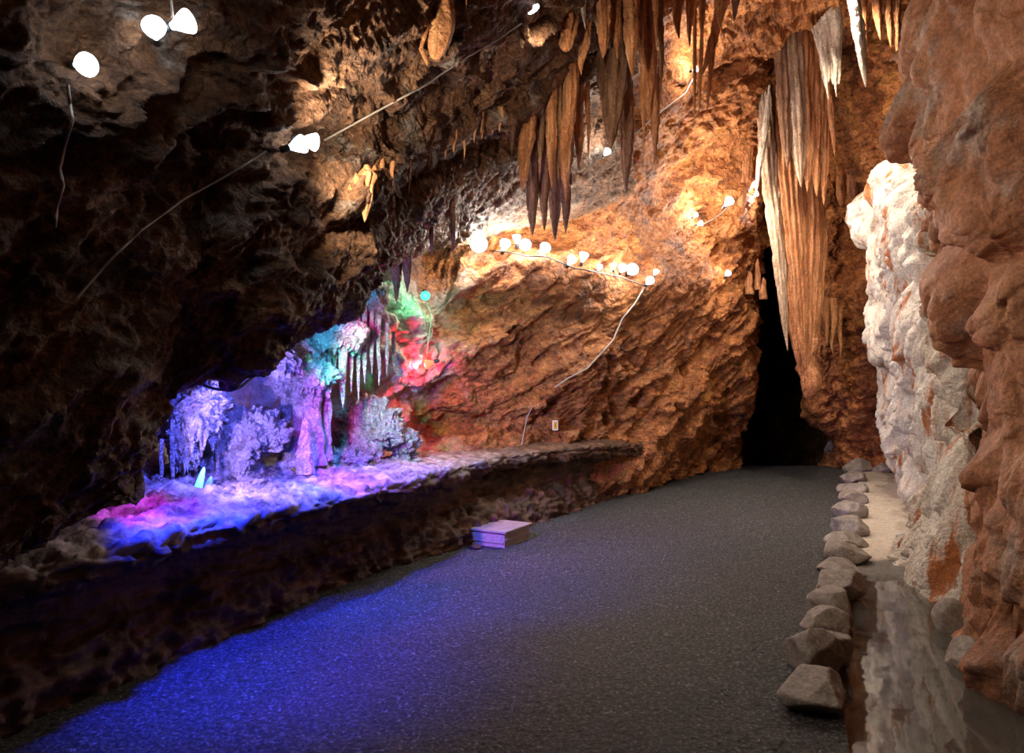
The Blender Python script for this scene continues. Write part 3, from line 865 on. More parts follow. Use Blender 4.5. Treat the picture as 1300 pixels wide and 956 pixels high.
for px, y0, y1, w, Y, mat, dx, prof, fl, lab in L:
    hang(px, y0, y1, w, Y, mat, lab, dx=dx, prof=prof, flutes=fl * 2, fl_amp=.22, lump=.10, up_=.7 if y0 < 20 else .35, cat='drapery' if 'drapery' in lab else 'stalactite',
         name='hanging_drapery' if 'drapery' in lab else 'hanging_stalactite')
# thin tilted sheets near the small lamp at the top
for px, y0, y1, w, dx, lab in ((915, 20, 100, 12, -26, 'tilted yellow-lit sheet of dripstone beside the small lamp under the roof'), (904, 70, 146, 7, -7, 'thin straw stalactite below the tilted yellow sheet'),
                               (889, 100, 152, 5, -2, 'thinnest straw stalactite below the small upper lamp'), (882, 105, 148, 5, 0, 'left straw stalactite below the small upper lamp')):
    hang(px, y0, y1, w, 8.1, 'drip', lab, dx=dx, prof='carrot', up_=.5, thick=.5)

# --- fringe along the ridge of the left roof
k = 0
for px, y0, y1, w, Y in ((545, 196, 218, 5, 5.25), (556, 188, 206, 4, 5.35), (566, 184, 203, 4, 5.45), (577, 180, 196, 5, 5.55), (590, 172, 203, 5, 5.65),
                         (603, 166, 182, 5, 5.8), (612, 164, 178, 5, 5.9), (626, 158, 170, 5, 6.05), (635, 154, 168, 6, 6.15), (520, 212, 248, 4, 5.0), (612, 150, 172, 4, 5.95), (498, 228, 244, 5, 4.75)):
    hang(px, y0 - 4, y1, w * 1.2, Y, 'drip', 'thin tan stalactite in the fringe along the ridge of the left roof', dx=-1, group='fringe on the left roof ridge', nth=14, nz=26, up_=.10, prof='cone', on=3)
Yq = hit(465, 236, ['brow'], .0, 4.2)[1] + .05
hang(465, 222, 282, 24, Yq, 'drip', 'stout orange stalactite cone hanging from the lamp-lit shelf of the left roof', dx=-2, prof='cone', flutes=6, fl_amp=.16, on=10, neck=.22, up_=.06)
hang(476, 222, 258, 12, Yq + .03, 'drip', 'smaller stalactite fused right beside the stout orange cone', dx=2, on=10, neck=.22, up_=.06)
hang(452, 232, 262, 9, Yq - .02, 'drip', 'small stalactite just left of the stout orange cone', dx=0, on=10, neck=.22, up_=.06)
hang(484, 205, 224, 9, Yq + .1, 'drip', 'short fang stalactite above right of the stout orange cone', dx=2, on=10, neck=.22, up_=.06)
hang(444, 246, 266, 6, Yq - .1, 'drip', 'smallest stalactite at the left end of the lamp-lit shelf', dx=0, on=10, neck=.22, up_=.06)
# hanging rods above the green lamp
for px, y0, y1, w, lab in ((503, 300, 384, 14, 'dark knobbly stalactite left of the green lamp'), (517, 300, 372, 11, 'dark ribbed stalactite beside the dark knobbly one above the green lamp'),
                           (486, 300, 340, 8, 'short dark stalactite under the brow, left of the ribbed pair'), (548, 300, 325, 6, 'short dark stalactite above the green lamp'), (575, 296, 322, 7, 'short dark stalactite under the corally face left of the lamp row')):
    hang(px, y0, y1, w, 6.3, 'drip_brown', lab, prof='carrot', lump=.14, up_=.25)

# --- the great curtain beside the dark passage
Yc = 11.2
fin = empty('hanging_drapery', at(1010, 200, Yc), 'great orange drapery hanging to eye level beside the dark passage', 'drapery')
dripstone('blade', at(1005, 60, Yc + .1), at(1026, 502, Yc), 74 * Yc / F, M['drip'], parent=fin, prof='blade', flutes=22, fl_amp=.16, lump=.05, thick=.45, nth=120, nz=160, sway=.1, rot=.25)
dripstone('blade', at(992, 60, Yc - .1), at(1022, 470, Yc - .1), 40 * Yc / F, M['drip'], parent=fin, prof='blade', flutes=16, fl_amp=.2, lump=.07, thick=.5, nth=90, nz=140, sway=.1, rot=.3)
dripstone('tip', at(1030, 430, Yc), at(1027, 508, Yc), 24 * Yc / F, M['drip'], parent=fin, prof='blunt', flutes=4, fl_amp=.12, lump=.12, thick=.7)
dripstone('pale_edge', at(962, 60, Yc - .25), at(1000, 446, Yc - .1), 19 * Yc / F, M['drip_mixed'], 'pale narrow edge curtain', parent=fin, prof='blade', flutes=10, fl_amp=.22, lump=.1, thick=.6, nth=56, nz=120)
Yd = 10.6
for px0, px1, y1, w, mt in ((992, 1000, 215, 20, 'drip_brown'), (1004, 1017, 238, 24, 'drip_mixed'), (1020, 1025, 244, 20, 'drip'), (1034, 1037, 250, 20, 'drip'), (1047, 1046, 262, 15, 'drip')):
    dripstone('rib', at(px0, 0, Yd), at(px1, y1, Yd), w * Yd / F, M[mt], parent=fin, prof='carrot', flutes=8, fl_amp=.24, lump=.08, nth=48, nz=110, sway=.25)
hang(1052, 110, 200, 10, 10.5, 'drip', 'narrow orange stalactite right of the ribbed drapery column', dx=8, prof='carrot')
hang(953, 150, 292, 16, 11.6, 'drip', 'dark orange drapery along the left lip of the dark passage', dx=-16, prof='carrot', flutes=4, cat='drapery', name='hanging_drapery', up_=.8)
hang(968, 180, 252, 9, 10.75, 'drip_pale', 'small pale-edged fang of dripstone over the passage lip', dx=-9, prof='carrot', neck=.4)
hang(1068, 225, 262, 11, 12.0, 'drip', 'short orange stalactite hanging in the hollow behind the great drapery', prof='blunt')
hang(1083, 225, 255, 14, 11.9, 'drip', 'rounded orange stalactite stub in the hollow near the white flowstone', prof='blunt')
for px, y0, y1, w in ((1058, 400, 452, 11), (1067, 410, 456, 8), (1050, 400, 440, 9)):
    hang(px, y0, y1, w, 12.3, 'drip', 'small orange stalactite in the row under the bulge right of the great drapery', prof='cone', group='row under the bulge', up_=.3)

# --- pale fan and its neighbours under the roof on the right
Yf = 9.6
fan = empty('hanging_drapery', at(1050, 60, Yf), 'pale greenish fan of dripstone under the roof at upper right', 'drapery')
for i in range(9):
    a = i / 8
    dripstone('rib', at(1062 - 26 * a, 6 + 30 * a, Yf + .05 * i), at(1064 - 18 * a + 4 * math.sin(i), 70 + 36 * (1 - abs(a - .45)) + (i * 13 % 17), Yf), (13 - 3 * abs(a - .5)) * Yf / F, M['drip_pale'], parent=fan, prof='carrot', nth=18, nz=44, lump=.08)
for px, y0, y1, dx, lab in ((1044, 70, 128, 8, 'left thin pale stalactite below the greenish fan'), (1058, 70, 124, 4, 'right thin pale stalactite below the greenish fan')):
    hang(px, y0, y1, 6, Yf - .1, 'drip_pale', lab, dx=dx, prof='cone', up_=.1)
hang(1080, -40, 111, 15, 8.6, 'drip_pale', 'long white stalactite with a sharp tip left of the right wall', dx=19, prof='carrot', flutes=4, fl_amp=.1, up_=.9)
hang(1094, -40, 66, 12, 8.9, 'drip', 'orange stalactite directly behind the long white one', dx=4, prof='carrot', flutes=3, up_=.9)
for px, y1, w, dx, lab in ((1112, 52, 14, 6, 'dark orange drapery near the top edge, first right of the long white stalactite'), (1123, 60, 13, 8, 'glowing orange drapery near the top edge, beside the right wall'), (1137, 78, 12, 4, 'orange drapery wedged against the grey top of the right wall')):
    hang(px, -40, y1, w, 8.8, 'drip', lab, dx=dx, prof='carrot', flutes=4, up_=.9, cat='drapery', name='hanging_drapery')

# --- small stalagmites on the lip of the dark passage
for px, y0, y1, w, Y, lab in ((962, 356, 328, 7, 12.0, 'slim stalagmite spike standing in front of the dark passage'), (951, 362, 344, 11, 11.95, 'blunt stalagmite left of the slim spike by the passage'), (969, 368, 352, 9, 12.0, 'small stalagmite with a pale top right of the slim spike by the passage')):
    dripstone('stalagmite', at(px, y0 + 12, Y), at(px, y1, Y), w * Y / F, M['drip'], lab, 'stalagmite', prof='mite', lump=.1)

# --- the white flowstone on the right
def near_floor(px, py):
    return ground(px, py)


wc = []
for (bx, by), mids in (
        ((1340, 870), [(1340, 800, 4.8), (1340, 720, 5.0), (1340, 600, 5.2), (1340, 470, 5.5), (1330, 360, 5.8), (1320, 290, 6.0), (1320, 250, 6.4)]),
        ((1225, 835), [(1245, 790, 4.6), (1252, 700, 4.9), (1250, 620, 5.1), (1252, 500, 5.4), (1244, 400, 5.6), (1230, 320, 5.8), (1240, 285, 6.2)]),
        ((1196, 790), [(1215, 745, 4.9), (1222, 680, 5.1), (1216, 600, 5.2), (1218, 480, 5.5), (1205, 385, 5.8), (1192, 300, 6.0), (1205, 262, 6.6)]),
        ((1193, 748), [(1196, 715, 5.5), (1203, 660, 5.7), (1200, 590, 5.9), (1196, 470, 6.2), (1184, 370, 6.5), (1175, 285, 6.8), (1190, 245, 7.4)]),
        ((1163, 728), [(1176, 695, 6.2), (1186, 640, 6.5), (1178, 560, 6.8), (1166, 450, 7.1), (1160, 350, 7.4), (1158, 262, 7.7), (1175, 230, 8.4)]),
        ((1156, 676), [(1164, 650, 7.5), (1168, 600, 7.7), (1156, 520, 7.9), (1140, 430, 8.1), (1138, 340, 8.3), (1146, 245, 8.6), (1165, 222, 9.3)]),
        ((1152, 642), [(1155, 618, 8.9), (1146, 570, 9.1), (1136, 500, 9.1), (1120, 420, 9.2), (1116, 340, 9.4), (1124, 268, 9.6), (1150, 238, 10.4)]),
        ((1140, 622), [(1138, 600, 10.1), (1130, 555, 10.2), (1122, 490, 10.1), (1106, 420, 10.1), (1102, 340, 10.2), (1108, 278, 10.4), (1135, 258, 11.2)]),
        ((1165, 614), [(1165, 595, 11.2), (1160, 550, 11.3), (1150, 490, 11.2), (1135, 420, 11.2), (1130, 340, 11.3), (1130, 290, 11.4), (1150, 265, 11.9)])):
    wc.append([tuple(ground(bx, by, -.1))] + [tuple(at(*p)) for p in mids])
Cw = np.array(wc).swapaxes(0, 1)
Cw = np.concatenate([Cw, Cw[-1:] + [[[.6, .3, -.1]]], Cw[-1:] + [[[1.2, .5, -1.2]]]])


def white_disp(P, tv, tu):
    d = pillows(P, 621, s=1.25, a=0.50, sub=3.2, a_sub=0.13, flute=0.13, tall=0.6)
    hump = 0
    for cu, cv, ru, rv, a in ((7.0, 6.3, .55, 1.0, .22), (5.6, 6.6, .6, 1.0, .25), (4.2, 4.6, .7, .8, .18)):
        hump = hump + a * np.sqrt(np.clip(1 - ((tu - cu) / ru) ** 2 - ((tv - cv) / rv) ** 2, 0, 1))
    off = np.zeros_like(P)
    off[:, 2] = -.5 * np.clip(d - .40, -.1, .5)
    return d + hump - .37 + popcorn(P, 640, 12, .008, 30, .006), off


wf = net('flowstone_mound', Cw, 520, 520, white_disp, M['flow_white'], (2.0, 6.0, 2.0), kind=None, tag='white')
tag(wf, 'tall white flowstone of stacked rounded bulges behind the red-brown right wall', 'flowstone')

# --- kerb stones between the gravel path and the sand strip
def boulder(c, size, seed, rotz=0.0, name='kerb_stone', label='', cat='stone', group=None, sub=4, mat='stone', ang=7):
    rs = np.random.RandomState(seed)
    n = 22 * sub
    th = np.linspace(0, 2 * math.pi, n, endpoint=False)
    ph = np.linspace(-math.pi / 2, math.pi / 2, n // 2)
    PH, TH = np.meshgrid(ph, th, indexing='ij')
    D = np.stack([np.cos(PH) * np.cos(TH), np.cos(PH) * np.sin(TH), np.sin(PH)], -1).reshape(-1, 3)
    r = np.full(len(D), 1.0)
    for k_ in range(ang + 7):                              # broken faces: the stone is cut by planes
        nrm = rs.normal(size=3)
        nrm /= np.linalg.norm(nrm)
        d = rs.uniform(.58, .92)
        cs = D @ nrm
        r = np.where(cs > 1e-3, np.minimum(r, d / np.maximum(cs, 1e-3)), r)
    q = D * r[:, None]
    r = r + .05 * fbm(q * 2.2 + seed, 3, seed) + .02 * ridged(q * 6 + seed, 3, seed + 3)
    V = D * r[:, None] * np.asarray(size) * .5 * 1.12
    ca, sa = math.cos(rotz), math.sin(rotz)
    V = np.stack([V[:, 0] * ca - V[:, 1] * sa, V[:, 0] * sa + V[:, 1] * ca, V[:, 2]], -1)
    o = new_mesh(name, V, grid_faces(len(ph), n, wrap=True), M[mat])
    o.location = c
    tag(o, label, cat, group)
    return o


ks = [  # px, py of the centre of the foot, width px, height px, label
    (1035, 892, 74, 34, 'flat dark kerb stone at the near end of the row'),
    (1033, 850, 50, 44, 'big rounded purplish kerb stone by the pool, second from the near end'),
    (1056, 836, 36, 34, 'pale rough kerb stone wedged behind the big rounded one'),
    (1049, 806, 46, 30, 'smooth pale wedge-shaped kerb stone at the pool'),
    (1057, 784, 44, 38, 'tall craggy kerb stone with a cracked face beside the pool'),
    (1066, 751, 50, 26, 'brown humped kerb stone beside the gravel bar'),
    (1066, 727, 46, 15, 'low flat dark kerb stone just before the pale sand begins'),
    (1074, 708, 40, 20, 'pale angular kerb stone with a dark hollow at its foot'),
    (1074, 692, 36, 14, 'thin slab kerb stone leaning on the pale angular one'),
    (1076, 676, 36, 20, 'light rounded kerb stone halfway along the pale sand'),
    (1077, 656, 30, 22, 'smooth tall kerb stone beside the pale sand'),
    (1080, 640, 27, 15, 'small brown kerb stone behind the smooth tall one'),
    (1082, 626, 26, 14, 'small pale kerb stone, third from the far end'),
    (1084, 613, 25, 13, 'small grey kerb stone, second from the far end'),
    (1091, 601, 26, 16, 'whitish pointed kerb stone at the far end of the row'),
]
for i, (px, py, w, h, lab) in enumerate(ks):
    g = ground(px, py)
    s = g[1] / F
    boulder((g[0], g[1], h * s * .36), (w * s * 1.38, w * s * 1.3, h * s * 1.5), 900 + i * 7, rotz=random.uniform(0, 3), label=lab)
for px, py, w, h, lab in ((1062, 590, 40, 34, 'rounded brown boulder lying at the mouth of the dark passage'), (1098, 592, 30, 24, 'brown boulder between the passage mouth and the sand strip'), (1120, 604, 22, 20, 'grey boulder on the sand strip at the foot of the white flowstone'),
                          (1116, 585, 24, 28, 'pale grey boulder behind the sand strip, under the white flowstone')):
    g = ground(px, py)
    s = g[1] / F
    boulder((g[0], g[1], h * s * .36), (w * s, w * s * .9, h * s * 1.1), int(px), label=lab, name='boulder', cat='boulder', sub=3)
for px, py, w, h, lab in ((1196, 800, 40, 46, 'smooth grey rounded boulder standing in the pool'), (1212, 846, 46, 44, 'rough grey boulder at the pool edge under the red-brown wall'), (1208, 768, 26, 26, 'small grey boulder at the back edge of the pool')):
    g = ground(px, py, -.05)
    s = g[1] / F
    boulder((g[0] + .06, g[1], h * s * .3 - .06), (w * s, w * s, h * s * 1.1), int(px) + 3, label=lab, name='boulder', cat='boulder', ang=-4, sub=3)

# --- the pool
ys = np.linspace(1.2, 5.85, 40)
pv = []
for y in ys:
    a = np.interp(y, [1.0, 2.6, 3.6, 14.3], [.3, 1.15, 1.62, 7.3])
    pv.append([(a + (1.75) * t, y, -.045) for t in np.linspace(0, 1, 24)])
pv = np.array(pv).reshape(-1, 3)
m, nt, bs = nodes_of('clear_pool_water')
bs.inputs['Base Color'].default_value = (.55, .52, .46, 1)
bs.inputs['Roughness'].default_value = .03
bs.inputs['IOR'].default_value = 1.6
bs.inputs['Specular IOR Level'].default_value = .9
bs.inputs['Transmission Weight'].default_value = .85
v = mapping(nt, (1, 1, 1))
bp = nt.nodes.new('ShaderNodeBump')
bp.inputs['Strength'].default_value = .05
bp.inputs['Distance'].default_value = .02
nt.links.new(noise_node(nt, v, 5, 2, .5), bp.inputs['Height'])
nt.links.new(bp.outputs['Normal'], bs.inputs['Normal'])
pool = new_mesh('pool', pv - [2.4, 3.5, -.045], grid_faces(40, 24), m)
pool.location = (2.4, 3.5, -.045)
tag(pool, 'still shallow pool of clear water between the kerb stones and the right wall', 'pool')


# --- wooden step box at the ledge
def box_verts(x0, x1, y0, y1, z0, z1, bev=.004):
    import bmesh
    bm = bmesh.new()
    bmesh.ops.create_cube(bm, size=1)
    for vv in bm.verts:
        vv.co = ((x0 + x1) / 2 + vv.co.x * (x1 - x0), (y0 + y1) / 2 + vv.co.y * (y1 - y0), (z0 + z1) / 2 + vv.co.z * (z1 - z0))
    bmesh.ops.bevel(bm, geom=bm.edges[:], offset=bev, segments=2, affect='EDGES')
    return bm


def add_bm(name, bm, mat, parent=None):
    me = bpy.data.meshes.new(name)
    bm.to_mesh(me)
    bm.free()
    me.materials.append(mat)
    o = bpy.data.objects.new(name, me)
    COL.objects.link(o)
    if parent:
        o.parent = parent
    return o


p0, p1, p2 = ground(641, 697), ground(586, 691), ground(674, 684)     # near corner, left corner, right corner
ang = math.atan2(p2[1] - p0[1], p2[0] - p0[0])
w_, d_ = np.linalg.norm(p2 - p0), np.linalg.norm(p1 - p0)
step = empty('step_box', p0, 'low pale wooden step box on the gravel against the ledge', 'step')
step.rotation_euler = (0, 0, ang)
hh = .165
d_ = min(d_, .62)
add_bm('side_panel', box_verts(0.01, w_ - .01, .01, .03, 0.0, hh - .02), M['wood'], step)
add_bm('side_panel', box_verts(0.01, w_ - .01, d_ - .03, d_ - .01, 0.0, hh - .02), M['wood'], step)
add_bm('end_panel', box_verts(0.01, .03, .03, d_ - .03, 0.0, hh - .02), M['wood'], step)
add_bm('end_panel', box_verts(w_ - .03, w_ - .01, .03, d_ - .03, 0.0, hh - .02), M['wood'], step)
add_bm('top_board', box_verts(-.015, w_ + .015, -.015, d_ + .015, hh - .02, hh), M['wood'], step)
add_bm('batten', box_verts(-.004, .01, .02, d_ - .02, .045, .055, .002), M['wood'], step)
add_bm('batten', box_verts(.02, w_ - .02, -.004, .01, .075, .085, .002), M['wood'], step)
for px, py, w, h, lab in ((549, 698, 22, 34, 'purple-lit rounded rock at the ledge foot, left of the step box'), (563, 690, 14, 36, 'slim upright rock between the purple-lit rock and the step box'), (573, 672, 16, 16, 'small violet-lit rock just behind the left corner of the step box'), (604, 697, 14, 6, 'small flat stone lying on the gravel in front of the step box')):
    g = ground(px, py)
    s = g[1] / F
    boulder((g[0], g[1], h * s * .4), (w * s, w * s * .9, h * s * 1.05), int(px), label=lab, name='rock', cat='rock', sub=2, mat='ledge', ang=0)

# --- number tag on the wall
pt = hit(705, 540, ['mid'], .10)
sg = empty('tag_plate', pt, 'small yellow tag with a pale border fixed to the wall above the ledge', 'sign')
s = pt[1] / F
add_bm('border', box_verts(-3.6 * s, 3.6 * s, -.008, .09, -6.4 * s, 6.4 * s, .006), plain('pale_tag_border', (.85, .8, .6), .4), sg)
add_bm('yellow_face', box_verts(-2.3 * s, 2.3 * s, -.012, -.006, -4.9 * s, 4.9 * s, .002), plain('yellow_tag_face', (.8, .42, .02), .4), sg)
nb = add_bm('mark', box_verts(-.45 * s, .45 * s, -.016, -.011, -2.6 * s, 2.6 * s, .001), plain('dark_tag_mark', (.08, .03, .01), .5), sg)
# ------------------------------------------------------------------ grotto formations behind the ledge
GW = 'white cave coral'


def blob(name, c, size, label, cat, seed, mat='coral', coral=(.075, .045), fringe=0.0, shape='mound', s1=9, s2=24):
    n = 240
    th = np.linspace(0, 2 * math.pi, n, endpoint=False)
    ph = np.linspace(-math.pi / 2, math.pi / 2, 140)
    PH, TH = np.meshgrid(ph, th, indexing='ij')
    D = np.stack([np.cos(PH) * np.cos(TH), np.cos(PH) * np.sin(TH), np.sin(PH)], -1).reshape(-1, 3)
    V = D * np.asarray(size) * .5
    Wp = V + np.asarray(c)
    d = popcorn(Wp, seed, s1, coral[0], s2, coral[1]) + .26 * fbm(Wp * 2.6, 4, seed) + .03 * ridged(Wp * 30, 2, seed + 9) - .06
    V = V + D * d[:, None]
    if fringe:
        fl = np.clip(ridged(np.stack([Wp[:, 0] * 14, Wp[:, 1] * 14, 0 * Wp[:, 0]], -1), 2, seed + 5), 0, 1.5)
        V[:, 2] -= fringe * fl * smooth(.1, -.8, D[:, 2])
    o = new_mesh(name, V, grid_faces(len(ph), n, wrap=True), M[mat])
    o.location = c
    return tag(o, label, cat)


blob('flowstone_mound', at(308, 562, 5.45), (.62, .6, .66), 'big fuzzy white mound of cave coral on the ledge, lit blue-white', 'flowstone', 3, fringe=.05)
blob('hanging_flowstone', at(248, 520, 5.0), (.46, .5, .34), 'white hanging flowstone mass with a drip fringe at the left of the lit grotto', 'flowstone', 5, fringe=.20)
blob('hanging_flowstone', at(232, 552, 4.85), (.20, .3, .28), 'smaller white fringe hanging below the left flowstone mass of the grotto', 'flowstone', 6, fringe=.22)
blob('hanging_flowstone', at(382, 480, 5.7), (.46, .4, .22), 'violet-lit white cap of flowstone over the cluster of columns', 'flowstone', 8, fringe=.10)
blob('hanging_flowstone', at(352, 455, 5.2), (.42, .4, .2), 'pale cyan-lit rim of coral hanging under the dark brow', 'flowstone', 9, fringe=.06)
blob('hanging_flowstone', at(424, 424, 6.0), (.34, .4, .2), 'bright green-white mass of flowstone under the brow above the straw row', 'flowstone', 12, fringe=.14)
blob('hanging_flowstone', at(474, 388, 6.4), (.3, .4, .42), 'blue-lit shaggy coral mass climbing under the brow toward the green lamp', 'flowstone', 13, fringe=.08)
blob('flowstone_mound', at(470, 545, 6.75), (.62, .5, .55), 'cyan and violet lit coral slope at the right end of the lit grotto', 'flowstone', 14, fringe=.05)
blob('flowstone_mound', at(505, 572, 6.9), (.36, .36, .34), 'small pink-lit coral mound beside the red-lit hollow', 'flowstone', 15, fringe=.03)
blob('flowstone_mound', at(430, 582, 6.3), (.62, .3, .14), 'low pale bed of coral carrying the small stalagmites', 'flowstone', 16)
blob('flowstone_mound', at(240, 616, 4.9), (.34, .24, .12), 'low blue-lit heap of coral rubble by the glowing shard', 'flowstone', 17)

gc = [
    (364, 484, 592, 15, 5.75, 'slender violet column, leftmost of the grotto column cluster'),
    (378, 482, 590, 17, 5.7, 'twin violet column beside the leftmost one in the grotto cluster'),
    (399, 484, 588, 24, 5.72, 'thickest violet column of the grotto cluster'),
    (413, 490, 582, 13, 5.85, 'thin violet column right of the thickest one in the grotto'),
]
for i, (px, y0, y1, w, Y, lab) in enumerate(gc):
    dripstone('cave_column', at(px, y0 - 6, Y), at(px - 2 + i, y1 + 4, Y - .05), w * Y / F, M['coral'], lab, 'column', prof='column', lump=.13, flutes=4, fl_amp=.1, nth=36, nz=90)
dripstone('stalagmite', at(388, 602, 5.35), at(387, 530, 5.4), 19 * 5.4 / F, M['coral'], 'tall violet stalagmite standing before the grotto columns', 'stalagmite', prof='mite', lump=.14, nth=36, nz=70)
for px, y0, y1, w, Y, lab in (
        (412, 415, 482, 5, 5.95, 'magenta straw stalactite, leftmost of the straw row in the grotto'), (418, 415, 492, 5, 6.0, 'magenta straw stalactite, second in the straw row of the grotto'),
        (425, 412, 478, 6, 6.0, 'violet straw stalactite in the middle of the straw row of the grotto'), (435, 400, 520, 11, 5.95, 'longest green-white stalactite of the grotto'),
        (446, 420, 500, 5, 6.1, 'thin red-lit stalactite just right of the longest green-white one'), (455, 415, 512, 5, 6.2, 'long thin stalactite between the two red-lit ones in the grotto'),
        (463, 410, 488, 6, 6.25, 'thin red-lit stalactite under the blue-lit coral mass'), (472, 420, 476, 5, 6.3, 'short multicoloured stalactite under the blue-lit coral mass'),
        (481, 425, 490, 5, 6.35, 'thin stalactite at the left of the red lamp hollow'), (491, 430, 478, 5, 6.5, 'last short stalactite before the red lamp hollow'),
        (219, 560, 622, 6, 4.75, 'thin white stalactite reaching the ledge at the left end of the grotto'), (205, 585, 618, 5, 4.7, 'short white stalactite at the left edge of the grotto'),
        (276, 575, 614, 5, 5.2, 'thin blue-white stalactite between the glowing shard and the big mound'), (500, 440, 470, 5, 6.9, 'tiny red-lit stalactite beside the red lamp')):
    hang(px, y0, y1, w, Y, 'coral', lab, prof='carrot', lump=.1, nth=16, nz=40, up_=.15)
for px, y1, y0, w, Y, lab in ((424, 566, 588, 9, 6.2, 'small stalagmite, first of the green-lit row on the ledge'), (436, 568, 588, 9, 6.25, 'small stalagmite, second of the green-lit row on the ledge'), (447, 563, 588, 11, 6.3, 'tallest small stalagmite of the green-lit row on the ledge'),
                            (457, 572, 590, 8, 6.3, 'small stalagmite at the right end of the green-lit row'), (467, 575, 590, 7, 6.35, 'lone tiny stalagmite right of the green-lit row'), (406, 574, 592, 9, 6.0, 'small stalagmite at the foot of the violet columns')):
    dripstone('stalagmite', at(px, y0 + 5, Y), at(px, y1, Y), w * Y / F, M['coral'], lab, 'stalagmite', prof='mite', lump=.12, nth=22, nz=34)

# ------------------------------------------------------------------ lamps
def lathe(prof, n=28):
    prof = np.array(prof)
    th = np.linspace(0, 2 * math.pi, n, endpoint=False)
    V = np.stack([prof[:, :1] * np.cos(th), prof[:, :1] * np.sin(th), np.repeat(prof[:, 1:], n, 1)], -1)
    return V.reshape(-1, 3), grid_faces(len(prof), n, wrap=True)


GLASS = [(.0005, .012), (.025, .011), (.045, .006), (.057, -.002), (.060, -.010), (.056, -.024), (.045, -.050), (.032, -.075), (.022, -.092), (.017, -.104), (.0166, -.112)]
SOCK = [(.0005, -.108), (.016, -.108), (.0215, -.110), (.0225, -.118), (.0225, -.165), (.019, -.172), (.009, -.176), (.0005, -.176)]


def aim(o, d):
    o.rotation_euler = Vector(d).to_track_quat('Z', 'Y').to_euler()


def flood(loc, d, label, scale=1.0, watt=60, colour=(1, .93, .82), glass='glow_white', name='flood_lamp', cat='lamp', group=None, spread=150, soft=.05, blend=.6):
    e = empty(name, loc, label, cat, group)
    aim(e, d)
    if name == 'spotlight':
        V, Fq = lathe(GLASS[:4])
        new_mesh('lens', V * scale, Fq, M[glass], parent=e)
        V, Fq = lathe([(.056, -.003), (.064, .004), (.066, -.004), (.062, -.012), (.050, -.04), (.034, -.07), (.024, -.09), (.022, -.112)])
        new_mesh('housing', V * scale, Fq, M['socket'], parent=e)
    else:
        V, Fq = lathe(GLASS)
        new_mesh('bulb', V * scale, Fq, M[glass], parent=e)
    V, Fq = lathe(SOCK)
    new_mesh('socket', V * scale, Fq, M['socket'], parent=e)
    if watt:
        ld = bpy.data.lights.new('lamp_light', 'SPOT' if spread else 'POINT')
        ld.energy = watt
        ld.color = colour
        if spread:
            ld.spot_size = math.radians(spread)
            ld.spot_blend = blend
        ld.shadow_soft_size = soft
        lo = bpy.data.objects.new('lamp_light', ld)
        COL.objects.link(lo)
        lo.parent = e
        lo.location = (0, 0, (.07 if spread else .075) * scale)
        lo.rotation_euler = (math.pi, 0, 0)
    return e


WARM = (1.0, .84, .64)
NEUT = (1.0, .90, .78)
# three bare floods on the near left wall
flood(at(112, 82, 2.45), (.85, -.45, -.2), 'bright bare flood bulb, lowest of the three on the near left wall', .68, 15, NEUT)
flood(at(195, 32, 2.6), (.35, -.9, .1), 'bright bare flood bulb facing the viewer, on the near left wall at the top', .72, 20, NEUT)
flood(at(242, 26, 2.65), (.9, -.1, .2), 'bright bare flood bulb seen from the side, pointing right at the top left', .75, 42, NEUT)
# a pair on the shelf of the left roof
pa = hit(392, 184, ['brow'], .42)
flood(at(386, 182, pa[1]), (.8, .5, .45), 'rear bulb of the lit pair of floods on the shelf of the left roof', .75, 150, WARM, spread=172, soft=.04, blend=1.0)
flood(at(402, 181, pa[1] + .1), (.85, .55, .0), 'front bulb of the lit pair of floods on the shelf of the left roof', .75, 150, WARM, spread=172, soft=.04, blend=1.0)
# lamp under the roof top centre
flood(at(677, 14, 5.45), (.55, .5, -.75), 'partly hidden flood lamp at the top edge above the central curtain', 1.0, 38, WARM)
# the row along the top of the slab
row = [(608, 309, 1.7, 'largest and brightest lamp at the left end of the lamp row', (.1, -.8, .1)), (642, 307, 1.1, 'second lamp from the left end of the lamp row', (.2, -.6, .5)), (656, 299, .9, 'small lamp just above the others, third in the lamp row', (0, -.2, 1)),
       (667, 311, 1.2, 'fourth lamp of the row, under the dark drapery', (.1, -.7, -.3)), (693, 313, 1.15, 'fifth lamp of the row, right below the dark drapery', (.3, -.7, .3)), (727, 328, 1.0, 'left one of the close pair in the middle of the lamp row', (.3, -.6, .4)),
       (742, 322, 1.0, 'right one of the close pair in the middle of the lamp row', (.2, -.4, .7)), (762, 337, .65, 'dim small lamp between the close pair and the bright cluster of the row', (.2, -.4, .5)), (779, 335, .65, 'small lamp at the left of the bright cluster of the row', (0, -.3, .7)),
       (791, 339, 1.0, 'left lamp of the bright cluster in the lamp row', (.1, -.7, .3)), (804, 341, 1.4, 'brightest lamp of the cluster near the right end of the row', (.2, -.8, .2)), (826, 355, 1.0, 'lower lamp at the right end of the lamp row', (.2, -.7, .3)), (834, 343, .65, 'small upper lamp at the right end of the lamp row', (.3, -.3, .6))]
for px, py, s, lab, d in row:
    p = hit(px, py, ['mid'], .42)
    flood(p, d, lab, s, 17 * s * s, NEUT, spread=0, soft=.05)
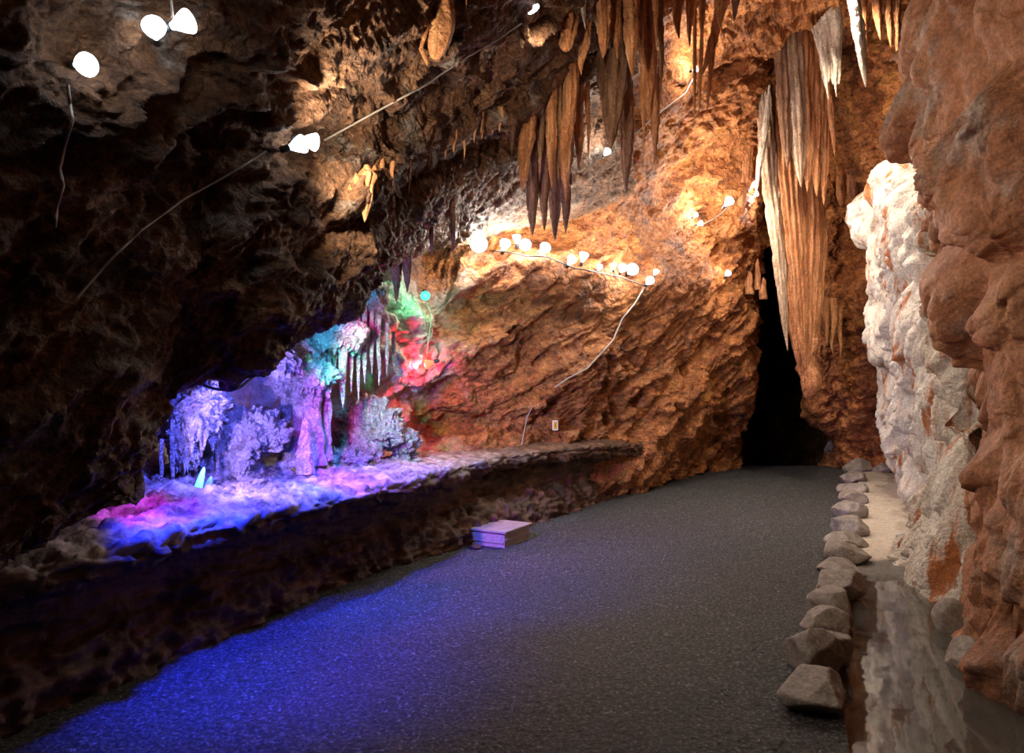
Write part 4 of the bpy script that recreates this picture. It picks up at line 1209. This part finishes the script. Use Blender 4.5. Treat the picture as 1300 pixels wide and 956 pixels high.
# the others up to the passage
for px, py, s, lab, d, w, off in ((772, 191, .7, 'small cool lamp beside the great dark blade drapery', (.3, -.6, .3), 25, .3), (885, 87, .6, 'small bluish lamp high under the roof beside the tilted sheet', (.5, -.1, .2), 45, .45), (884, 272, .7, 'ring-like lamp, upper one of the two on the far left wall', (.6, .2, .5), 24, .4),
                                  (891, 283, .7, 'ring-like lamp, lower one of the two on the far left wall', (.8, .1, .3), 18, .4), (927, 254, 1.2, 'bright bluish-white lamp over the smooth hollow near the passage', (.3, -.8, .35), 150, .8), (925, 346, .8, 'lamp low on the wall at the left of the dark passage', (.5, .3, .6), 24, .4),
                                  (962, 246, .6, 'small lamp tucked behind the drapery at the passage lip', (.8, -.5, .1), 35, .5)):
    p = hit(px, py, ['mid', 'ceil', 'brow'], off)
    flood(p, d, lab, s, w, NEUT, glass='glow_cool' if 'bluish' in lab or 'cool' in lab else 'glow_white', spread=0)
# lamps on the right: one high under the roof by the pale fan, one between the right wall and the white flowstone
flood(at(1052, -14, 8.6), (.5, .1, -.85), 'flood lamp under the roof above the pale fan at the top right', 1.0, 520, WARM, spread=115, blend=.8)
flood(at(1120, -60, 7.2), (.30, .35, -.85), 'flood lamp at the top of the right wall shining down on the white flowstone', 1.0, 380, (1, .88, .72), spread=95, blend=.8)
# coloured lamps
p = hit(540, 376, ['mid'], .5)
flood(p, (.2, -.8, -.5), 'green lamp on the wall under the brow', .9, 6, (.05, 1, .4), glass='glow_green', name='green_lamp', spread=0)
p = hit(540, 463, ['mid'], .30)
flood(p, (-.9, .05, -.3), 'red lamp on the wall over the hollow at the right of the lit grotto', .9, 38, (1, .04, .06), glass='glow_red', name='red_lamp', spread=0)
flood(at(292, 486, 3.95), (-.15, .85, -.5), 'black spotlight hanging under the brow on its cable, over the lit grotto', .95, 300, (.08, .10, 1), glass='glow_blue', name='spotlight', spread=100)
flood(at(262, 473, 3.58), (.12, .15, -.95), 'blue spotlight behind the brow edge, throwing a blue band along the gravel', .7, 800, (.01, .03, 1), glass='glow_blue', name='spotlight', spread=92, blend=.9)
flood(at(408, 398, 4.62), (.24, .44, -.87), 'blue spotlight tucked behind the brow above the middle of the ledge', .7, 800, (.01, .05, 1), glass='glow_blue', name='spotlight', spread=88, blend=.9)
flood(at(168, 575, 3.85), (.45, .88, .10), 'lavender spotlight behind the brow at the left end of the ledge', .8, 330, (.40, .28, 1), glass='glow_violet', name='spotlight', spread=84)
flood(at(150, 560, 3.6), (.3, .55, -.8), 'violet spotlight behind the brow low over the left end of the ledge', .7, 26, (.6, .04, 1), glass='glow_violet', name='spotlight', spread=120)
flood(at(335, 455, 4.25), (.35, .85, -.35), 'violet spotlight on the cable under the brow, facing the columns', .9, 330, (.75, .05, .9), glass='glow_violet', name='spotlight', spread=70)
flood(at(365, 428, 4.6), (.33, .9, -.14), 'green spotlight on the cable under the brow, facing the straw row', .9, 420, (.10, 1, .40), glass='glow_green', name='spotlight', spread=52)
flood(at(408, 400, 5.0), (.35, .9, -.3), 'cyan spotlight on the cable under the brow at the right of the grotto', .9, 140, (.06, .5, 1), glass='glow_blue', name='spotlight', spread=110)
flood(at(430, 392, 5.2), (.28, .9, -.32), 'magenta spotlight on the cable near the right end of the brow', .8, 110, (1, .02, .3), glass='glow_red', name='spotlight', spread=75)
# glowing shard on the ledge
sh = empty('glass_shard', at(251, 621, 4.75), 'upright cyan-lit glass shard standing on the ledge in the blue part of the grotto', 'lamp')
V, Fq = pendant_verts((0, 0, 0), (.045, 0, .155), .055, thick=.3, prof='mite', lump=.02, nth=8, nz=14, sway=0)
V, Fq = close_caps(V, Fq, 8)
new_mesh('glowing_glass', V, Fq, plain('lit_cyan_glass', (.3, .8, .9), .15, emit=(.1, .75, .9), es=1.6), parent=sh)
V, Fq = pendant_verts((.06, .02, 0), (.085, .02, .09), .06, thick=.4, prof='mite', lump=.02, nth=8, nz=14, sway=0)
V, Fq = close_caps(V, Fq, 8)
new_mesh('foot', V, Fq, plain('dark_glass_foot', (.1, .3, .35), .2), parent=sh)


# ------------------------------------------------------------------ cables
def tube(name, pts, r, mat, label, cat='cable', group=None, n=8):
    P = np.array(pts, float)
    t = np.linspace(0, len(P) - 1, max(24, len(P) * 10))
    C = catmull(P, t)
    T = np.gradient(C, axis=0)
    T /= np.linalg.norm(T, axis=1, keepdims=True)
    A = np.cross(T, [0.31, 0.2, .93])
    A /= np.linalg.norm(A, axis=1, keepdims=True)
    B = np.cross(T, A)
    th = np.linspace(0, 2 * math.pi, n, endpoint=False)
    V = C[:, None] + r * (A[:, None] * np.cos(th)[None, :, None] + B[:, None] * np.sin(th)[None, :, None])
    org = C[0]
    o = new_mesh(name, V.reshape(-1, 3) - org, grid_faces(len(C), n, wrap=True), M[mat])
    o.location = org
    return tag(o, label, cat, group)


def wall_cable(name, pix, r, mat, label, surf, off=.05, dens=3):
    pts = []
    for (a, b), (c, d) in zip(pix[:-1], pix[1:]):
        for k_ in range(dens):
            f = k_ / dens
            pts.append((a + (c - a) * f, b + (d - b) * f))
    pts.append(pix[-1])
    W = np.array([hit(x, y, surf, off, 6.0) for x, y in pts])
    # a cable spans hollows: even out the distances
    D = W[:, 1].copy()
    for _ in range(6):
        D[1:-1] = np.minimum(D[1:-1], (D[:-2] + D[2:]) / 2 + .01)
    W = np.array([at(x, y, dd) for (x, y), dd in zip(pts, D)])
    return tube(name, W, r, mat, label)


wall_cable('conduit', [(412, 178), (470, 146), (540, 108), (590, 74), (632, 50), (662, 30)], .006, 'cable_pale', 'pale conduit running from the pair of floods up the left roof to the top lamp', ['brow', 'ceil'])
wall_cable('conduit', [(338, 192), (290, 222), (235, 252), (180, 292), (140, 330), (98, 378)], .0045, 'cable_pale', 'thin pale conduit crossing the dark left wall diagonally', ['brow'])
wall_cable('cable', [(86, 108), (89, 132), (92, 152), (82, 186), (76, 214), (80, 236), (72, 262), (70, 288)], .006, 'cable_pale', 'loose pale cable hanging down from the lowest flood on the near left wall', ['brow'])
wall_cable('cable', [(216, -10), (218, 8), (219, 22)], .005, 'cable_pale', 'short twin-looking flex dropping from the top edge to the two upper floods', ['brow'], .12)
wall_cable('conduit', [(826, 352), (806, 385), (790, 405), (778, 432), (762, 450), (745, 468), (722, 480), (704, 492)], .011, 'cable_pale', 'pale conduit running down the slab from the right end of the lamp row', ['mid'])
wall_cable('cable', [(676, 516), (669, 530), (665, 550), (661, 572)], .008, 'cable_pale', 'pale cable dropping down the wall to the ledge, left of the yellow tag', ['mid'])
wall_cable('cable', [(622, 318), (645, 320), (668, 325), (694, 326), (728, 340), (760, 346), (790, 352), (820, 364)], .009, 'cable_black', 'black supply cable linking the lamps of the lamp row', ['mid'], .12)
wall_cable('cable', [(541, 384), (548, 400), (545, 425), (541, 455)], .006, 'cable_pale', 'thin cable between the green lamp and the red lamp', ['mid'], .1)
wall_cable('cable', [(894, 284), (905, 278), (917, 270), (926, 260)], .008, 'cable_pale', 'pale cable between the ring-like lamps and the bluish-white lamp by the passage', ['mid'], .08)
gp = [(225, 482, 3.8), (252, 487, 3.85), (275, 494, 3.95), (300, 494, 4.0), (322, 478, 4.15), (350, 458, 4.4), (372, 434, 4.65), (396, 412, 4.95), (425, 400, 5.2)]
tube('cable', [at(*p) for p in gp], .008, 'cable_black', 'black cable strung under the brow carrying the coloured spotlights')
wall_cable('cable', [(722, 232), (745, 212), (770, 196), (800, 175), (835, 145), (870, 118), (884, 92)], .008, 'cable_pale', 'thin pale cable crossing the upper slab between the two small cool lamps', ['mid', 'ceil'], .08)

# ------------------------------------------------------------------ camera and world
cam = bpy.data.cameras.new('camera')
co = bpy.data.objects.new('camera', cam)
COL.objects.link(co)
co.location = (0, 0, H)
co.rotation_euler = (math.pi / 2, 0, 0)
cam.sensor_fit = 'HORIZONTAL'
cam.sensor_width = 36
cam.lens = 36 * F / 1300
cam.shift_y = (CY - 478) / 1300
cam.clip_start = .05
scene.camera = co
w = bpy.data.worlds.new('cave_dark')
scene.world = w
w.use_nodes = True
w.node_tree.nodes['Background'].inputs[0].default_value = (0, 0, 0, 1)
scene.view_settings.view_transform = 'Standard'
scene.view_settings.look = 'None'
scene.view_settings.gamma = 1
scene.view_settings.use_curve_mapping = False
scene.view_settings.exposure = 0.0
scene.cycles.use_denoising = True
scene.cycles.max_bounces = 6
scene.cycles.diffuse_bounces = 2
scene.cycles.sample_clamp_indirect = 4
